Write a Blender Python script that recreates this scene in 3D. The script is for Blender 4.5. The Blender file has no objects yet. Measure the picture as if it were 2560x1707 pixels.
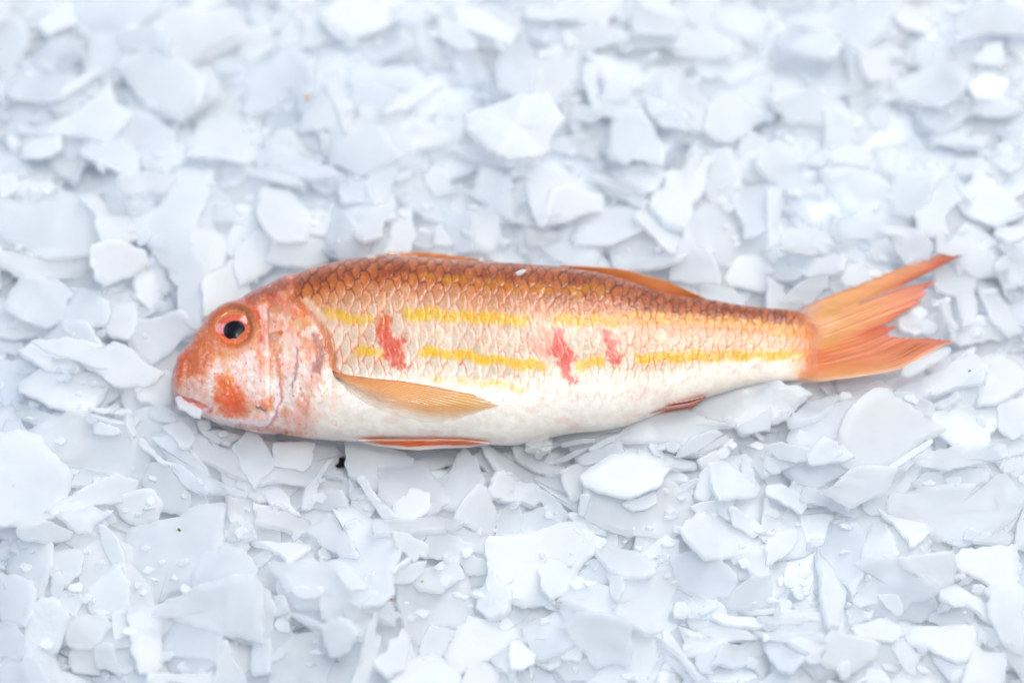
import bpy, math, random
import numpy as np
from mathutils import Matrix, Vector

# ------------------------------------------------------------------ scene, camera, light
S = bpy.context.scene
COL = S.collection
PXW, PXH = 2560.0, 1707.0            # the photograph's frame, used to read measurements from it
PITCH = math.radians(31)             # camera leans this far from straight down
DIST, LENS, SENSOR = 0.65, 90.0, 36.0
TARGET = np.array([0.0, 0.0, 0.004])
FWD = np.array([0.0, math.sin(PITCH), -math.cos(PITCH)])
UPV = np.array([0.0, math.cos(PITCH), math.sin(PITCH)])
RGT = np.array([1.0, 0.0, 0.0])
CAM = TARGET - FWD * DIST

cam = bpy.data.cameras.new("camera")
cam.lens, cam.sensor_width, cam.sensor_fit = LENS, SENSOR, 'HORIZONTAL'
cam.clip_start, cam.clip_end = 0.02, 20.0
cam.dof.use_dof = True
cam.dof.focus_distance = 0.630
cam.dof.aperture_fstop = 4.6
camo = bpy.data.objects.new("camera", cam)
COL.objects.link(camo)
camo.location = CAM
camo.rotation_euler = (PITCH, 0, 0)
S.camera = camo

W = bpy.data.worlds.new("World")
S.world = W
W.use_nodes = True
bg = W.node_tree.nodes["Background"]
bg.inputs[0].default_value = (0.72, 0.84, 1.0, 1)
bg.inputs[1].default_value = 0.38


def lamp(name, loc, size, energy, color, aim=(0, 0, 0), size_y=None):
    l = bpy.data.lights.new(name, 'AREA')
    l.shape = 'RECTANGLE'
    l.size, l.size_y = size, size_y or size
    l.energy, l.color = energy, color
    o = bpy.data.objects.new(name, l)
    COL.objects.link(o)
    o.location = loc
    o.rotation_euler = (Vector(aim) - Vector(loc)).to_track_quat('-Z', 'Y').to_euler()
    return o


lamp("softbox_lamp", (0.20, -0.14, 0.92), 0.50, 3.3, (1.0, 0.985, 0.95), aim=(0.03, 0.0, 0), size_y=0.40)
lamp("glint_lamp", (0.10, -0.32, 0.92), 0.11, 2.5, (1.0, 0.98, 0.94), aim=(0.02, 0.0, 0))  # small extra lamp, added for sharp glints on the wet skin
lamp("rear_lamp", (0.45, 0.66, 0.85), 0.62, 7.8, (1.0, 0.98, 0.96), aim=(0.10, 0.18, 0))
lamp("side_lamp", (-0.75, 0.15, 0.75), 0.5, 3.0, (0.58, 0.75, 1.0))

S.view_settings.view_transform = 'Standard'
S.view_settings.look = 'None'
S.view_settings.exposure = -0.04
S.view_settings.gamma = 1.0
S.view_settings.use_curve_mapping = False
cy = S.cycles
cy.max_bounces = 10
cy.diffuse_bounces = 7
cy.transparent_max_bounces = 14
cy.glossy_bounces = 4
cy.transmission_bounces = 7
cy.use_denoising = True
cy.use_adaptive_sampling = True
cy.adaptive_threshold = 0.04
cy.adaptive_min_samples = 16
cy.sample_clamp_indirect = 6.0
cy.caustics_reflective = False
cy.caustics_refractive = False

rng = np.random.default_rng(11)


# ------------------------------------------------------------------ photograph measurements <-> place
def ray(px, py):
    px, py = np.asarray(px, float), np.asarray(py, float)
    k = SENSOR / LENS / PXW
    u, v = (px - PXW / 2) * k, -(py - PXH / 2) * k
    return FWD + u[..., None] * RGT + v[..., None] * UPV


def at(px, py, z=0.0):
    d = ray(px, py)
    s = (z - CAM[2]) / d[..., 2]
    return CAM + d * s[..., None]


def at_plane(px, py, p0, n):
    d = ray(px, py)
    s = ((p0 - CAM) @ n) / (d @ n)
    return CAM + d * s[..., None]


def proj(P):
    q = np.asarray(P) - CAM
    w = q @ FWD
    k = SENSOR / LENS / PXW
    return (q @ RGT) / w / k + PXW / 2, PXH / 2 - (q @ UPV) / w / k


# ------------------------------------------------------------------ numeric helpers
def lerp_pts(pts, x):
    p = np.array(pts, float)
    return np.interp(x, p[:, 0], p[:, 1])


def smooth_pts(pts, x, k=9):
    y = lerp_pts(pts, x)
    for _ in range(2):
        yp = np.pad(y, k, mode='edge')
        y = np.convolve(yp, np.ones(2 * k + 1) / (2 * k + 1), 'valid')
    return y


_perm = np.random.default_rng(5).random((256, 256))


def vnoise(x, y):
    xi, yi = np.floor(x).astype(int), np.floor(y).astype(int)
    fx, fy = x - xi, y - yi
    fx, fy = fx * fx * (3 - 2 * fx), fy * fy * (3 - 2 * fy)
    g = lambda a, b: _perm[a & 255, b & 255]
    return (g(xi, yi) * (1 - fx) * (1 - fy) + g(xi + 1, yi) * fx * (1 - fy)
            + g(xi, yi + 1) * (1 - fx) * fy + g(xi + 1, yi + 1) * fx * fy)


def fbm(x, y, oct=4):
    s, a, t = 0, 1.0, 0
    for i in range(oct):
        s = s + a * vnoise(x * 2 ** i + 17.3 * i, y * 2 ** i + 9.1 * i)
        t += a
        a *= 0.55
    return s / t


def sstep(a, b, x):
    t = np.clip((x - a) / (b - a), 0, 1)
    return t * t * (3 - 2 * t)


def inside(poly, x, y):
    poly = np.asarray(poly, float)
    r = np.zeros(np.shape(x), bool)
    n = len(poly)
    for i in range(n):
        x0, y0 = poly[i]
        x1, y1 = poly[(i + 1) % n]
        if y0 == y1:
            continue
        c = ((y0 > y) != (y1 > y)) & (x < (x1 - x0) * (y - y0) / (y1 - y0) + x0)
        r ^= c
    return r


def pdist(line, x, y, closed=False):
    line = np.asarray(line, float)
    d = np.full(np.shape(x), 1e9)
    n = len(line)
    for i in range(n if closed else n - 1):
        a, b = line[i], line[(i + 1) % n]
        ab = b - a
        t = np.clip(((x - a[0]) * ab[0] + (y - a[1]) * ab[1]) / (ab @ ab + 1e-9), 0, 1)
        d = np.minimum(d, np.hypot(x - a[0] - t * ab[0], y - a[1] - t * ab[1]))
    return d


def sdf(poly, x, y):
    d = pdist(poly, x, y, True)
    return np.where(inside(poly, x, y), -d, d)


def lin(c, sat=1.0):
    c = np.asarray(c, float)
    if sat != 1.0:
        g = c @ np.array((.35, .5, .15))
        c = np.clip(g[..., None] + (c - g[..., None]) * sat, 2, 252)
    c = c / 255
    return np.where(c <= 0.04045, c / 12.92, ((c + 0.055) / 1.055) ** 2.4)


# ------------------------------------------------------------------ object helpers
def link_mesh(name, verts, faces, mat, parent=None, smooth=True, col=None):
    me = bpy.data.meshes.new(name)
    verts = np.asarray(verts, np.float32)
    me.from_pydata(verts.tolist(), [], [list(map(int, f)) for f in faces])
    if smooth:
        me.polygons.foreach_set("use_smooth", np.ones(len(me.polygons), bool))
    if col is not None:
        a = me.attributes.new("skin", 'FLOAT_COLOR', 'POINT')
        c = np.ones((len(verts), 4), np.float32)
        c[:, :np.shape(col)[1]] = col
        a.data.foreach_set("color", c.ravel())
    me.materials.append(mat)
    me.update()
    o = bpy.data.objects.new(name, me)
    COL.objects.link(o)
    if parent is not None:
        o.parent = parent
    return o


def tag(o, label=None, cat=None, group=None, kind=None):
    for k, v in (("label", label), ("category", cat), ("group", group), ("kind", kind)):
        if v:
            o[k] = v
    return o


def grid_faces(nu, nv, wrap_v=False):
    i, j = np.meshgrid(np.arange(nu - 1), np.arange(nv if wrap_v else nv - 1), indexing='ij')
    j2 = (j + 1) % nv
    return np.stack([i * nv + j, (i + 1) * nv + j, (i + 1) * nv + j2, i * nv + j2], -1).reshape(-1, 4)


def nmat(name):
    m = bpy.data.materials.new(name)
    m.use_nodes = True
    nt = m.node_tree
    return m, nt, nt.nodes["Principled BSDF"]


def N(nt, t, **kw):
    n = nt.nodes.new(t)
    for k, v in kw.items():
        setattr(n, k, v)
    return n


# ------------------------------------------------------------------ materials
def ice_material(name, tint_a, tint_b, rough, bump, grain, clear=(0.14, 0.60), thru=0.46):
    m, nt, p = nmat(name)
    L = nt.links.new
    oi, ge = N(nt, 'ShaderNodeObjectInfo'), N(nt, 'ShaderNodeNewGeometry')
    ad = N(nt, 'ShaderNodeMath', operation='ADD')
    fr = N(nt, 'ShaderNodeMath', operation='FRACT')
    L(oi.outputs['Random'], ad.inputs[0])
    L(ge.outputs['Random Per Island'], ad.inputs[1])
    L(ad.outputs[0], fr.inputs[0])
    tc = N(nt, 'ShaderNodeTexCoord')
    n1 = N(nt, 'ShaderNodeTexNoise')
    n1.inputs['Scale'].default_value = 160
    n1.inputs['Detail'].default_value = 4
    L(ge.outputs['Position'], n1.inputs['Vector'])
    mx = N(nt, 'ShaderNodeMix', data_type='RGBA')
    mx.inputs[6].default_value = (*tint_a, 1)
    mx.inputs[7].default_value = (*tint_b, 1)
    L(fr.outputs[0], mx.inputs[0])
    mx2 = N(nt, 'ShaderNodeMix', data_type='RGBA', blend_type='MULTIPLY')
    rp = N(nt, 'ShaderNodeValToRGB')
    rp.color_ramp.elements[0].position, rp.color_ramp.elements[1].position = 0.3, 0.6
    rp.color_ramp.elements[0].color = (0.93, 0.945, 0.965, 1)
    rp.color_ramp.elements[1].color = (1, 1, 1, 1)
    L(n1.outputs['Fac'], rp.inputs[0])
    mx2.inputs[0].default_value = 1
    L(mx.outputs[2], mx2.inputs[6])
    L(rp.outputs[0], mx2.inputs[7])
    L(mx2.outputs[2], p.inputs['Base Color'])
    p.inputs['Roughness'].default_value = rough
    p.inputs['IOR'].default_value = 1.31
    p.inputs['Coat Weight'].default_value = 0.5
    p.inputs['Coat Roughness'].default_value = 0.07
    p.inputs['Coat IOR'].default_value = 1.33
    n2 = N(nt, 'ShaderNodeTexNoise')
    n2.inputs['Scale'].default_value = grain
    n2.inputs['Detail'].default_value = 5
    L(ge.outputs['Position'], n2.inputs['Vector'])
    b = N(nt, 'ShaderNodeBump')
    n3 = N(nt, 'ShaderNodeTexNoise')
    n3.inputs['Scale'].default_value = 75
    n3.inputs['Detail'].default_value = 5
    n3.inputs['Roughness'].default_value = 0.65
    L(ge.outputs['Position'], n3.inputs['Vector'])
    ms = N(nt, 'ShaderNodeMapRange')
    ms.inputs['From Min'].default_value, ms.inputs['From Max'].default_value = 0.50, 0.66
    ms.inputs['To Min'].default_value, ms.inputs['To Max'].default_value = bump * 0.25, min(1.0, bump * 3.2)
    L(n3.outputs['Fac'], ms.inputs['Value'])
    L(ms.outputs[0], b.inputs['Strength'])
    b.inputs['Distance'].default_value = 0.0006
    L(n2.outputs['Fac'], b.inputs['Height'])
    L(b.outputs['Normal'], p.inputs['Normal'])
    L(b.outputs['Normal'], p.inputs['Coat Normal'])
    tl, tp = N(nt, 'ShaderNodeBsdfTranslucent'), N(nt, 'ShaderNodeBsdfTransparent')
    tl.inputs['Color'].default_value = (0.97, 0.985, 1.0, 1)
    tp.inputs['Color'].default_value = (0.98, 0.99, 1.0, 1)
    m1, m2 = N(nt, 'ShaderNodeMixShader'), N(nt, 'ShaderNodeMixShader')
    m1.inputs[0].default_value = thru
    f2 = N(nt, 'ShaderNodeMath', operation='MULTIPLY')
    f2.inputs[1].default_value = 7.31
    f3 = N(nt, 'ShaderNodeMath', operation='FRACT')
    mr = N(nt, 'ShaderNodeMapRange')
    mr.inputs['To Min'].default_value, mr.inputs['To Max'].default_value = clear
    L(fr.outputs[0], f2.inputs[0])
    L(f2.outputs[0], f3.inputs[0])
    L(f3.outputs[0], mr.inputs['Value'])
    L(mr.outputs[0], m2.inputs[0])
    L(p.outputs[0], m1.inputs[1])
    L(tl.outputs[0], m1.inputs[2])
    L(m1.outputs[0], m2.inputs[1])
    L(tp.outputs[0], m2.inputs[2])
    L(m2.outputs[0], nt.nodes['Material Output'].inputs[0])
    return m


ICE = ice_material("ice", (0.955, 0.968, 0.982), (0.972, 0.976, 0.975), 0.42, 0.30, 380)
FROST = ice_material("frosted_ice", (0.96, 0.975, 0.99), (0.965, 0.975, 0.98), 0.34, 0.9, 520, (0.08, 0.22), 0.42)
PACKED = ice_material("packed_ice", (0.84, 0.87, 0.91), (0.86, 0.885, 0.915), 0.6, 0.8, 300, (0.0, 0.0), 0.0)
WETICE = ice_material("melting_ice", (0.86, 0.86, 0.84), (0.9, 0.9, 0.89), 0.12, 1.0, 700, (0.4, 0.5), 0.3)


def skin_material(name, rough=0.34, coat=0.5, bump=0.35, scale=700, sss=0.12, stretch=(1, 1, 1), glow=0.0):
    m, nt, p = nmat(name)
    L = nt.links.new
    at_ = N(nt, 'ShaderNodeAttribute', attribute_name="skin")
    ge = N(nt, 'ShaderNodeNewGeometry')
    mp = N(nt, 'ShaderNodeMapping')
    mp.inputs['Scale'].default_value = stretch
    L(ge.outputs['Position'], mp.inputs['Vector'])
    n1 = N(nt, 'ShaderNodeTexNoise')
    n1.inputs['Scale'].default_value = scale * 0.7
    n1.inputs['Detail'].default_value = 6
    L(mp.outputs[0], n1.inputs['Vector'])
    rp = N(nt, 'ShaderNodeValToRGB')
    rp.color_ramp.elements[0].position, rp.color_ramp.elements[1].position = 0.32, 0.62
    rp.color_ramp.elements[0].color = (0.92, 0.89, 0.87, 1)
    rp.color_ramp.elements[1].color = (1.02, 1.02, 1.02, 1)
    L(n1.outputs['Fac'], rp.inputs[0])
    mx = N(nt, 'ShaderNodeMix', data_type='RGBA', blend_type='MULTIPLY')
    mx.inputs[0].default_value = 1
    L(at_.outputs['Color'], mx.inputs[6])
    L(rp.outputs[0], mx.inputs[7])
    L(mx.outputs[2], p.inputs['Base Color'])
    p.inputs['Roughness'].default_value = rough
    p.inputs['Subsurface Weight'].default_value = sss
    p.inputs['Subsurface Radius'].default_value = (1.0, 0.6, 0.4)
    p.inputs['Subsurface Scale'].default_value = 0.0012
    p.inputs['Coat Weight'].default_value = coat
    p.inputs['Coat Roughness'].default_value = 0.045
    n2 = N(nt, 'ShaderNodeTexNoise')
    n2.inputs['Scale'].default_value = scale
    n2.inputs['Detail'].default_value = 4
    n2.inputs['Distortion'].default_value = 1.2
    L(mp.outputs[0], n2.inputs['Vector'])
    b = N(nt, 'ShaderNodeBump')
    b.inputs['Strength'].default_value = bump
    b.inputs['Distance'].default_value = 0.00022
    L(n2.outputs['Fac'], b.inputs['Height'])
    L(b.outputs['Normal'], p.inputs['Coat Normal'])
    b2 = N(nt, 'ShaderNodeBump')
    b2.inputs['Strength'].default_value = bump * 0.35
    b2.inputs['Distance'].default_value = 0.0004
    L(n2.outputs['Fac'], b2.inputs['Height'])
    L(b2.outputs['Normal'], p.inputs['Normal'])
    if glow:
        tr = N(nt, 'ShaderNodeBsdfTranslucent')
        L(mx.outputs[2], tr.inputs['Color'])
        ms = N(nt, 'ShaderNodeMixShader')
        ms.inputs[0].default_value = glow
        out = nt.nodes['Material Output']
        L(p.outputs[0], ms.inputs[1])
        L(tr.outputs[0], ms.inputs[2])
        tp = N(nt, 'ShaderNodeBsdfTransparent')
        m3 = N(nt, 'ShaderNodeMixShader')
        L(at_.outputs['Alpha'], m3.inputs[0])
        L(tp.outputs[0], m3.inputs[1])
        L(ms.outputs[0], m3.inputs[2])
        L(m3.outputs[0], out.inputs[0])
    return m


SKIN = skin_material("fish_skin", rough=0.32, coat=0.75, bump=0.9, scale=640)
FIN = skin_material("fin_membrane", rough=0.3, coat=0.6, bump=0.35, scale=520, sss=0.0, stretch=(0.35, 1.4, 1), glow=0.14)
EYEM = skin_material("eye_surface", rough=0.12, coat=1.0, bump=0.04, scale=400, sss=0.0)
m_, nt_, p_ = nmat("pupil_black")
p_.inputs['Base Color'].default_value = (0.006, 0.008, 0.012, 1)
p_.inputs['Roughness'].default_value = 0.22
p_.inputs['Specular IOR Level'].default_value = 0.18
PUPIL = m_
m_, nt_, p_ = nmat("dark_tray")
n_ = N(nt_, 'ShaderNodeTexNoise')
n_.inputs['Scale'].default_value = 60
r_ = N(nt_, 'ShaderNodeValToRGB')
r_.color_ramp.elements[0].color = (0.012, 0.012, 0.013, 1)
r_.color_ramp.elements[1].color = (0.035, 0.035, 0.036, 1)
nt_.links.new(n_.outputs['Fac'], r_.inputs[0])
nt_.links.new(r_.outputs[0], p_.inputs['Base Color'])
p_.inputs['Roughness'].default_value = 0.5
TRAY = m_


def plain(name, c, rough=0.4):
    m, nt, p = nmat(name)
    n = N(nt, 'ShaderNodeTexNoise')
    n.inputs['Scale'].default_value = 900
    r = N(nt, 'ShaderNodeValToRGB')
    r.color_ramp.elements[0].color = (*(0.7 * np.array(c)), 1)
    r.color_ramp.elements[1].color = (*c, 1)
    nt.links.new(n.outputs['Fac'], r.inputs[0])
    nt.links.new(r.outputs[0], p.inputs['Base Color'])
    p.inputs['Roughness'].default_value = rough
    return m


# ------------------------------------------------------------------ the counter under the ice
TX0, TX1, TY0, TY1, TZ = -0.30, 0.30, -0.26, 0.30, -0.020
v = [(TX0, TY0, TZ), (TX1, TY0, TZ), (TX1, TY1, TZ), (TX0, TY1, TZ),
     (TX0, TY0, TZ - .01), (TX1, TY0, TZ - .01), (TX1, TY1, TZ - .01), (TX0, TY1, TZ - .01)]
f = [(0, 1, 2, 3), (7, 6, 5, 4), (0, 4, 5, 1), (1, 5, 6, 2), (2, 6, 7, 3), (3, 7, 4, 0)]
tag(link_mesh("counter_surface", v, f, TRAY, smooth=False), kind="structure")

# ------------------------------------------------------------------ the fish: outline as measured on the photograph
MPP = SENSOR / LENS / PXW * DIST      # metres per photograph pixel at the fish
Z_REST = -0.0035
TOPL = [(428, 957), (429, 944), (434, 926), (447, 906), (462, 886), (478, 866), (496, 840), (517, 808), (545, 786),
        (580, 764), (600, 757), (645, 730), (680, 711), (716, 693), (786, 667), (856, 651), (918, 644), (967, 640),
        (1050, 643), (1130, 650), (1280, 658), (1400, 667), (1505, 683), (1582, 704), (1645, 729), (1698, 740),
        (1768, 748), (1856, 764), (1926, 772), (1968, 774), (2005, 781), (2040, 802), (2068, 832), (2084, 862)]
BOTL = [(428, 957), (431, 970), (436, 982), (449, 997), (470, 1012), (507, 1031), (534, 1042), (566, 1052), (599, 1058),
        (640, 1071), (681, 1076), (749, 1089), (803, 1099), (885, 1104), (950, 1103), (1021, 1104), (1157, 1106), (1201, 1111),
        (1280, 1114), (1330, 1106), (1383, 1092), (1440, 1082), (1500, 1078), (1547, 1070), (1580, 1061), (1626, 1042),
        (1690, 1018), (1770, 992), (1852, 968), (1920, 955), (1960, 953), (2010, 950), (2045, 940), (2070, 915), (2084, 872)]
xs = np.concatenate([428 + 52 * np.linspace(0, 1, 46, endpoint=False) ** 2, np.arange(480, 2040, 2.0),
                     2084 - 44 * np.linspace(1, 0, 30) ** 2])
NT = 300
NS = len(xs)
xl = np.arange(428, 2085.0)
sm = lambda P: np.where((xl > 500) & (xl < 2030), smooth_pts(P, xl, 14), smooth_pts(P, xl, 2))
TOPC, BOTC = sm(TOPL), sm(BOTL)
TOPC[0], BOTC[0] = 953, 961
top_f = lambda x: np.interp(x, xl, TOPC)
bot_f = lambda x: np.interp(x, xl, BOTC)
th = np.linspace(0, 2 * np.pi, NT, endpoint=False)      # 0 back, pi/2 upper flank, pi belly
cc, ss = np.cos(th), np.sin(th)
pw = lambda v, n: np.sign(v) * np.abs(v) ** (2 / n)
ex = lerp_pts([(428, 2.0), (700, 2.15), (1100, 2.25), (1900, 2.1), (2084, 2.0)], xs)[:, None]
CY_, SZ_ = pw(cc[None], ex), pw(ss[None], ex)
ratio = lerp_pts([(428, .95), (480, .66), (600, .54), (1000, .49), (1500, .46), (1850, .41), (1960, .33), (2030, .20), (2084, .07)], xs)
a = np.maximum(bot_f(xs) - top_f(xs), 4) / 2 * MPP / math.cos(PITCH) * 0.93
b0 = a * ratio
zc = Z_REST + 0.7 * 0.0092 + 0.3 * b0 - 0.0020 * sstep(1650, 2050, xs)
c0 = at(xs, (top_f(xs) + bot_f(xs)) / 2, zc)
XW, yc = c0[:, 0], c0[:, 1]


def ring():
    b = a * ratio
    return np.stack([np.repeat(XW[:, None], NT, 1), yc[:, None] + a[:, None] * CY_, zc[:, None] + b[:, None] * SZ_], -1)


for _ in range(8):
    P = ring()
    qx, qy = proj(P)
    i0, i1 = qy.argmin(1), qy.argmax(1)
    r = np.arange(NS)
    x0_, x1_ = np.clip(qx[r, i0], 428, 2084), np.clip(qx[r, i1], 428, 2084)
    t0, t1 = top_f(x0_), bot_f(x1_)
    t1 = np.maximum(t1, t0 + 4)
    h = qy[r, i1] - qy[r, i0]
    a *= np.clip((t1 - t0) / h, .7, 1.4)
    yc += ((qy[r, i1] + qy[r, i0]) - (t0 + t1)) / 2 * MPP / math.cos(PITCH)
    k = np.ones(7) / 7
    for arr in (a, yc):
        arr[:] = np.convolve(np.pad(arr, 3, mode='edge'), k, 'valid') if _ < 6 else arr
P = ring()
qx, qy = proj(P)


def normals(P):
    du = np.gradient(P, axis=0)
    dv = np.roll(P, -1, 1) - np.roll(P, 1, 1)
    n = np.cross(dv, du)
    n /= np.linalg.norm(n, axis=-1, keepdims=True) + 1e-12
    out = P - P.mean(1, keepdims=True)
    s = np.sign((n * out).sum(-1).mean())
    return n * s


NRM = normals(P)
NRM[:3], NRM[-3:] = NRM[3], NRM[-4]
facing = (NRM * (CAM - P)).sum(-1) > 0
# the hidden flank carries the same markings, mirrored
mir = (NT - np.arange(NT)) % NT
px = np.where(facing, qx, qx[:, mir])
py = np.where(facing, qy, qy[:, mir])
tt = np.clip((py - top_f(px)) / (bot_f(px) - top_f(px)), 0, 1)
seg = np.linalg.norm(np.diff(P, axis=1, append=P[:, :1]), axis=-1)
arc = np.cumsum(seg, 1) - seg
arc = arc - arc[:, NT // 4][:, None]
arc = np.where(facing, arc, arc[:, mir]) / MPP            # photograph pixels along the girth

Z1 = lambda L: [(400 + .3507 * x, 600 + .3507 * y) for x, y in L]
Z2 = lambda L: [(900 + .3507 * x, 600 + .3507 * y) for x, y in L]
Z3 = lambda L: [(1400 + .3507 * x, 600 + .3507 * y) for x, y in L]
Z4 = lambda L: [(1900 + .2997 * x, 580 + .2997 * y) for x, y in L]


def ramp(stops, t):
    ts = [s[0] for s in stops]
    return np.stack([np.interp(t, ts, [s[1][k] for s in stops]) for k in range(3)], -1)


def mixc(c, col, m):
    m = np.clip(m, 0, 1)[..., None]
    return c * (1 - m) + np.asarray(col, float) * m


def paint(px, py, t, arc):
    n1 = fbm(px / 60, py / 60)
    n2 = fbm(px / 16 + 40, py / 16)
    n3 = fbm(px / 6 + 7, py / 6 + 70, 3)
    wx, wy = px + 14 * (n2 - .5), py + 14 * (fbm(px / 18 + 90, py / 18 + 33) - .5)
    tj = np.clip(t + .05 * (n1 - .5) + .03 * (n2 - .5), 0, 1)
    F = ramp([(0, (186, 116, 80)), (.03, (164, 88, 38)), (.08, (146, 72, 20)), (.12, (180, 100, 44)), (.17, (214, 154, 114)),  # paler first stop, also in M and T: sheen along the back painted in
              (.28, (230, 194, 168)), (.4, (236, 214, 196)), (.55, (243, 230, 214)), (.7, (247, 239, 224)), (1, (246, 236, 222))], tj)
    M = ramp([(0, (176, 104, 72)), (.04, (144, 72, 22)), (.17, (172, 98, 44)), (.25, (210, 144, 98)), (.34, (240, 216, 194)),
              (.5, (243, 228, 210)), (.62, (248, 239, 222)), (1, (246, 236, 222))], tj)
    T = ramp([(0, (164, 94, 64)), (.05, (138, 68, 26)), (.11, (148, 76, 32)), (.25, (196, 118, 66)), (.38, (236, 194, 156)),
              (.5, (242, 210, 178)), (.58, (245, 220, 190)), (.66, (248, 236, 216)), (1, (245, 228, 212))], tj)
    wT = np.clip((px - 1500) / 350, 0, 1)
    wM = np.clip((px - 1150) / 350, 0, 1)
    c = F * (1 - wM)[..., None] + M * wM[..., None]
    c = c * (1 - wT)[..., None] + T * wT[..., None]

    # ---- scales
    size = np.interp(px, [700, 1000, 1500, 1800, 2080], [42, 41, 38, 34, 31])
    gx = np.arange(400, 2120.0)
    cum = np.concatenate([[0], np.cumsum(1 / np.interp(gx, [700, 1000, 1500, 1800, 2080], [42, 41, 38, 34, 31]))[:-1]])
    u = np.interp(px, gx, cum) + .14 * (n2 - .5) + .55 * (n1 - .5) + 0.22 * t
    vv = arc / size / 1.65 + .14 * (n2 - .5) + .35 * (fbm(px / 70 + 9, py / 70 + 3) - .5)
    R = 0.60
    best = np.full(px.shape, 1e9)
    dd, du_, dvv, sid = np.full(px.shape, R), np.zeros(px.shape), np.zeros(px.shape), np.zeros(px.shape)
    j0 = np.floor(vv * 2).astype(int)
    for dj in (-1, 0, 1, 2):
        j = j0 + dj
        off = .5 * (j & 1)
        i0 = np.floor(u - off).astype(int)
        for di in (-1, 0, 1):
            cu, cv = i0 + di + off, j * .5
            d = np.hypot(u - cu, (vv - cv) * 0.92)
            ok = (d < R) & (cu < best)
            best = np.where(ok, cu, best)
            dd = np.where(ok, d, dd)
            du_, dvv = np.where(ok, u - cu, du_), np.where(ok, vv - cv, dvv)
            sid = np.where(ok, (i0 + di) * 7.13 + j * 3.77, sid)
    edge = sstep(R - .13, R - .015, dd)
    rnd = np.abs(np.sin(sid * 12.9898) * 43758.5453) % 1
    gx_ = np.interp(py, [640, 700, 742, 770, 800, 838, 891, 935, 1000, 1060, 1110], [770, 735, 737, 770, 792, 813, 828, 834, 822, 795, 770])
    sf = sstep(930, 985, py)
    body = sstep(0, 1, (px - gx_ + 40 * sf * (n1 - .3) + 8 + 70 * sf) / (20 + 130 * sf))
    head = 1 - body
    dors = 1 - sstep(.11, .30, tj)
    midm = sstep(.12, .2, tj) * (1 - sstep(.58, .74, tj))
    fade = 0.45 + .9 * n1
    c = mixc(c, (208, 134, 76), body * dors * sstep(.05, .5, 1 - dd / R) * sstep(.2, .7, n2 + .5 * (rnd - .5)) * .6)
    c = mixc(c, (186, 112, 20), body * dors * sstep(R - .24, R - .10, dd) * (1 - edge) * sstep(.35, .75, n1 + .5 * (rnd - .5)) * .7)
    c = mixc(c, (98, 44, 10), body * dors * edge * .85)
    c = mixc(c, (186, 92, 66), body * midm * edge * np.clip(fade * 1.8 - .8, 0, 1.1) * .7)
    c = mixc(c, (228, 196, 170), body * sstep(.58, .7, tj) * (1 - sstep(.75, .88, tj)) * edge * .5 * np.clip((px - 1400) / 300, 0, 1))
    c = c * (1 + (body * midm * .10 * (rnd - .5))[..., None])
    c = mixc(c, (246, 240, 230), body * midm * sstep(.5, .75, n2) * .22)
    c = mixc(c, (226, 178, 132), body * midm * sstep(.4, .7, fbm(px / 50 + 31, py / 22 + 77)) * .25 * np.clip((px - 900) / 300, .3, 1))
    c = mixc(c, (230, 160, 122), body * midm * sstep(.50, .72, n1) * .28)
    c = c * (1 - body * midm * .09 * sstep(.1, .5, 1 - dd / R))[..., None]

    # ---- yellow stripes, broken by the scales
    def stripe(L, hw, col, x0, x1, amt=1.0, brk=.38):
        yl = lerp_pts(L, px) + 12 * (n2 - .5) + 5 * (n3 - .5) + 4 * (rnd - .5)
        m = 1 - sstep(hw * .3, hw * 1.25, np.abs(py - yl + 3 * np.sin(px / 13)))
        m = m * sstep(x0 - 12, x0 + 12, px) * (1 - sstep(x1 - 12, x1 + 12, px))
        m = m * (1 - brk * 1.3 * sstep(.3, .9, rnd)) * (.35 + .75 * n2 + .5 * n3)
        return mixc(c, np.array(col) * (1, .95, 1), m * amt * (1 - .45 * edge))
    S1 = [(815, 783), (900, 800), (950, 800), (1016, 783), (1100, 788), (1200, 793), (1320, 803), (1400, 798), (1500, 800),
          (1600, 795), (1700, 800), (1800, 806), (1900, 816), (2000, 829)]
    c = stripe(S1, 15, (222, 190, 28), 815, 930, .7)
    c = stripe(S1, 17, (226, 194, 24), 1012, 1322, 1.0, .2)
    c = stripe(S1, 16, (222, 186, 24), 1385, 1520, 1.0, .3)
    c = stripe(S1, 19, (216, 164, 12), 1515, 2035, 1.15, .3)
    S2 = [(895, 882), (960, 880), (1054, 880), (1128, 884), (1200, 895), (1300, 910), (1360, 916), (1450, 912), (1550, 900),
          (1650, 893), (1750, 890), (1900, 888), (2000, 890)]
    c = stripe(S2, 13, (228, 196, 46), 888, 962, .8)
    c = stripe(S2, 14, (230, 200, 40), 1050, 1362, 1.0, .15)
    c = stripe(S2, 15, (232, 200, 48), 1440, 1510, .9)
    c = stripe(S2, 15, (230, 196, 40), 1590, 1760, 1.0, .2)
    c = stripe(S2, 15, (230, 196, 46), 1755, 2030, .95, .35)
    c = stripe([(1080, 952), (1160, 957), (1215, 956), (1314, 974)], 11, (232, 206, 84), 1078, 1318, .6, .6)
    c = stripe([(1040, 690), (1200, 705), (1300, 720), (1420, 728), (1480, 722), (1560, 734)], 14, (196, 142, 24), 1055, 1560, .95, .6)

    # ---- red bruises
    def patch(poly, col, soft, amt, rough=15):
        d = sdf(poly, px + rough * 2 * (n2 - .5), py + rough * 2 * (n3 - .5))
        return mixc(c, col, (1 - sstep(-soft, soft * .35, d)) * amt * np.clip(.68 + .4 * n3 + .3 * (n2 - .3) - .45 * body * edge * (rnd > .35), 0, 1))
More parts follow.
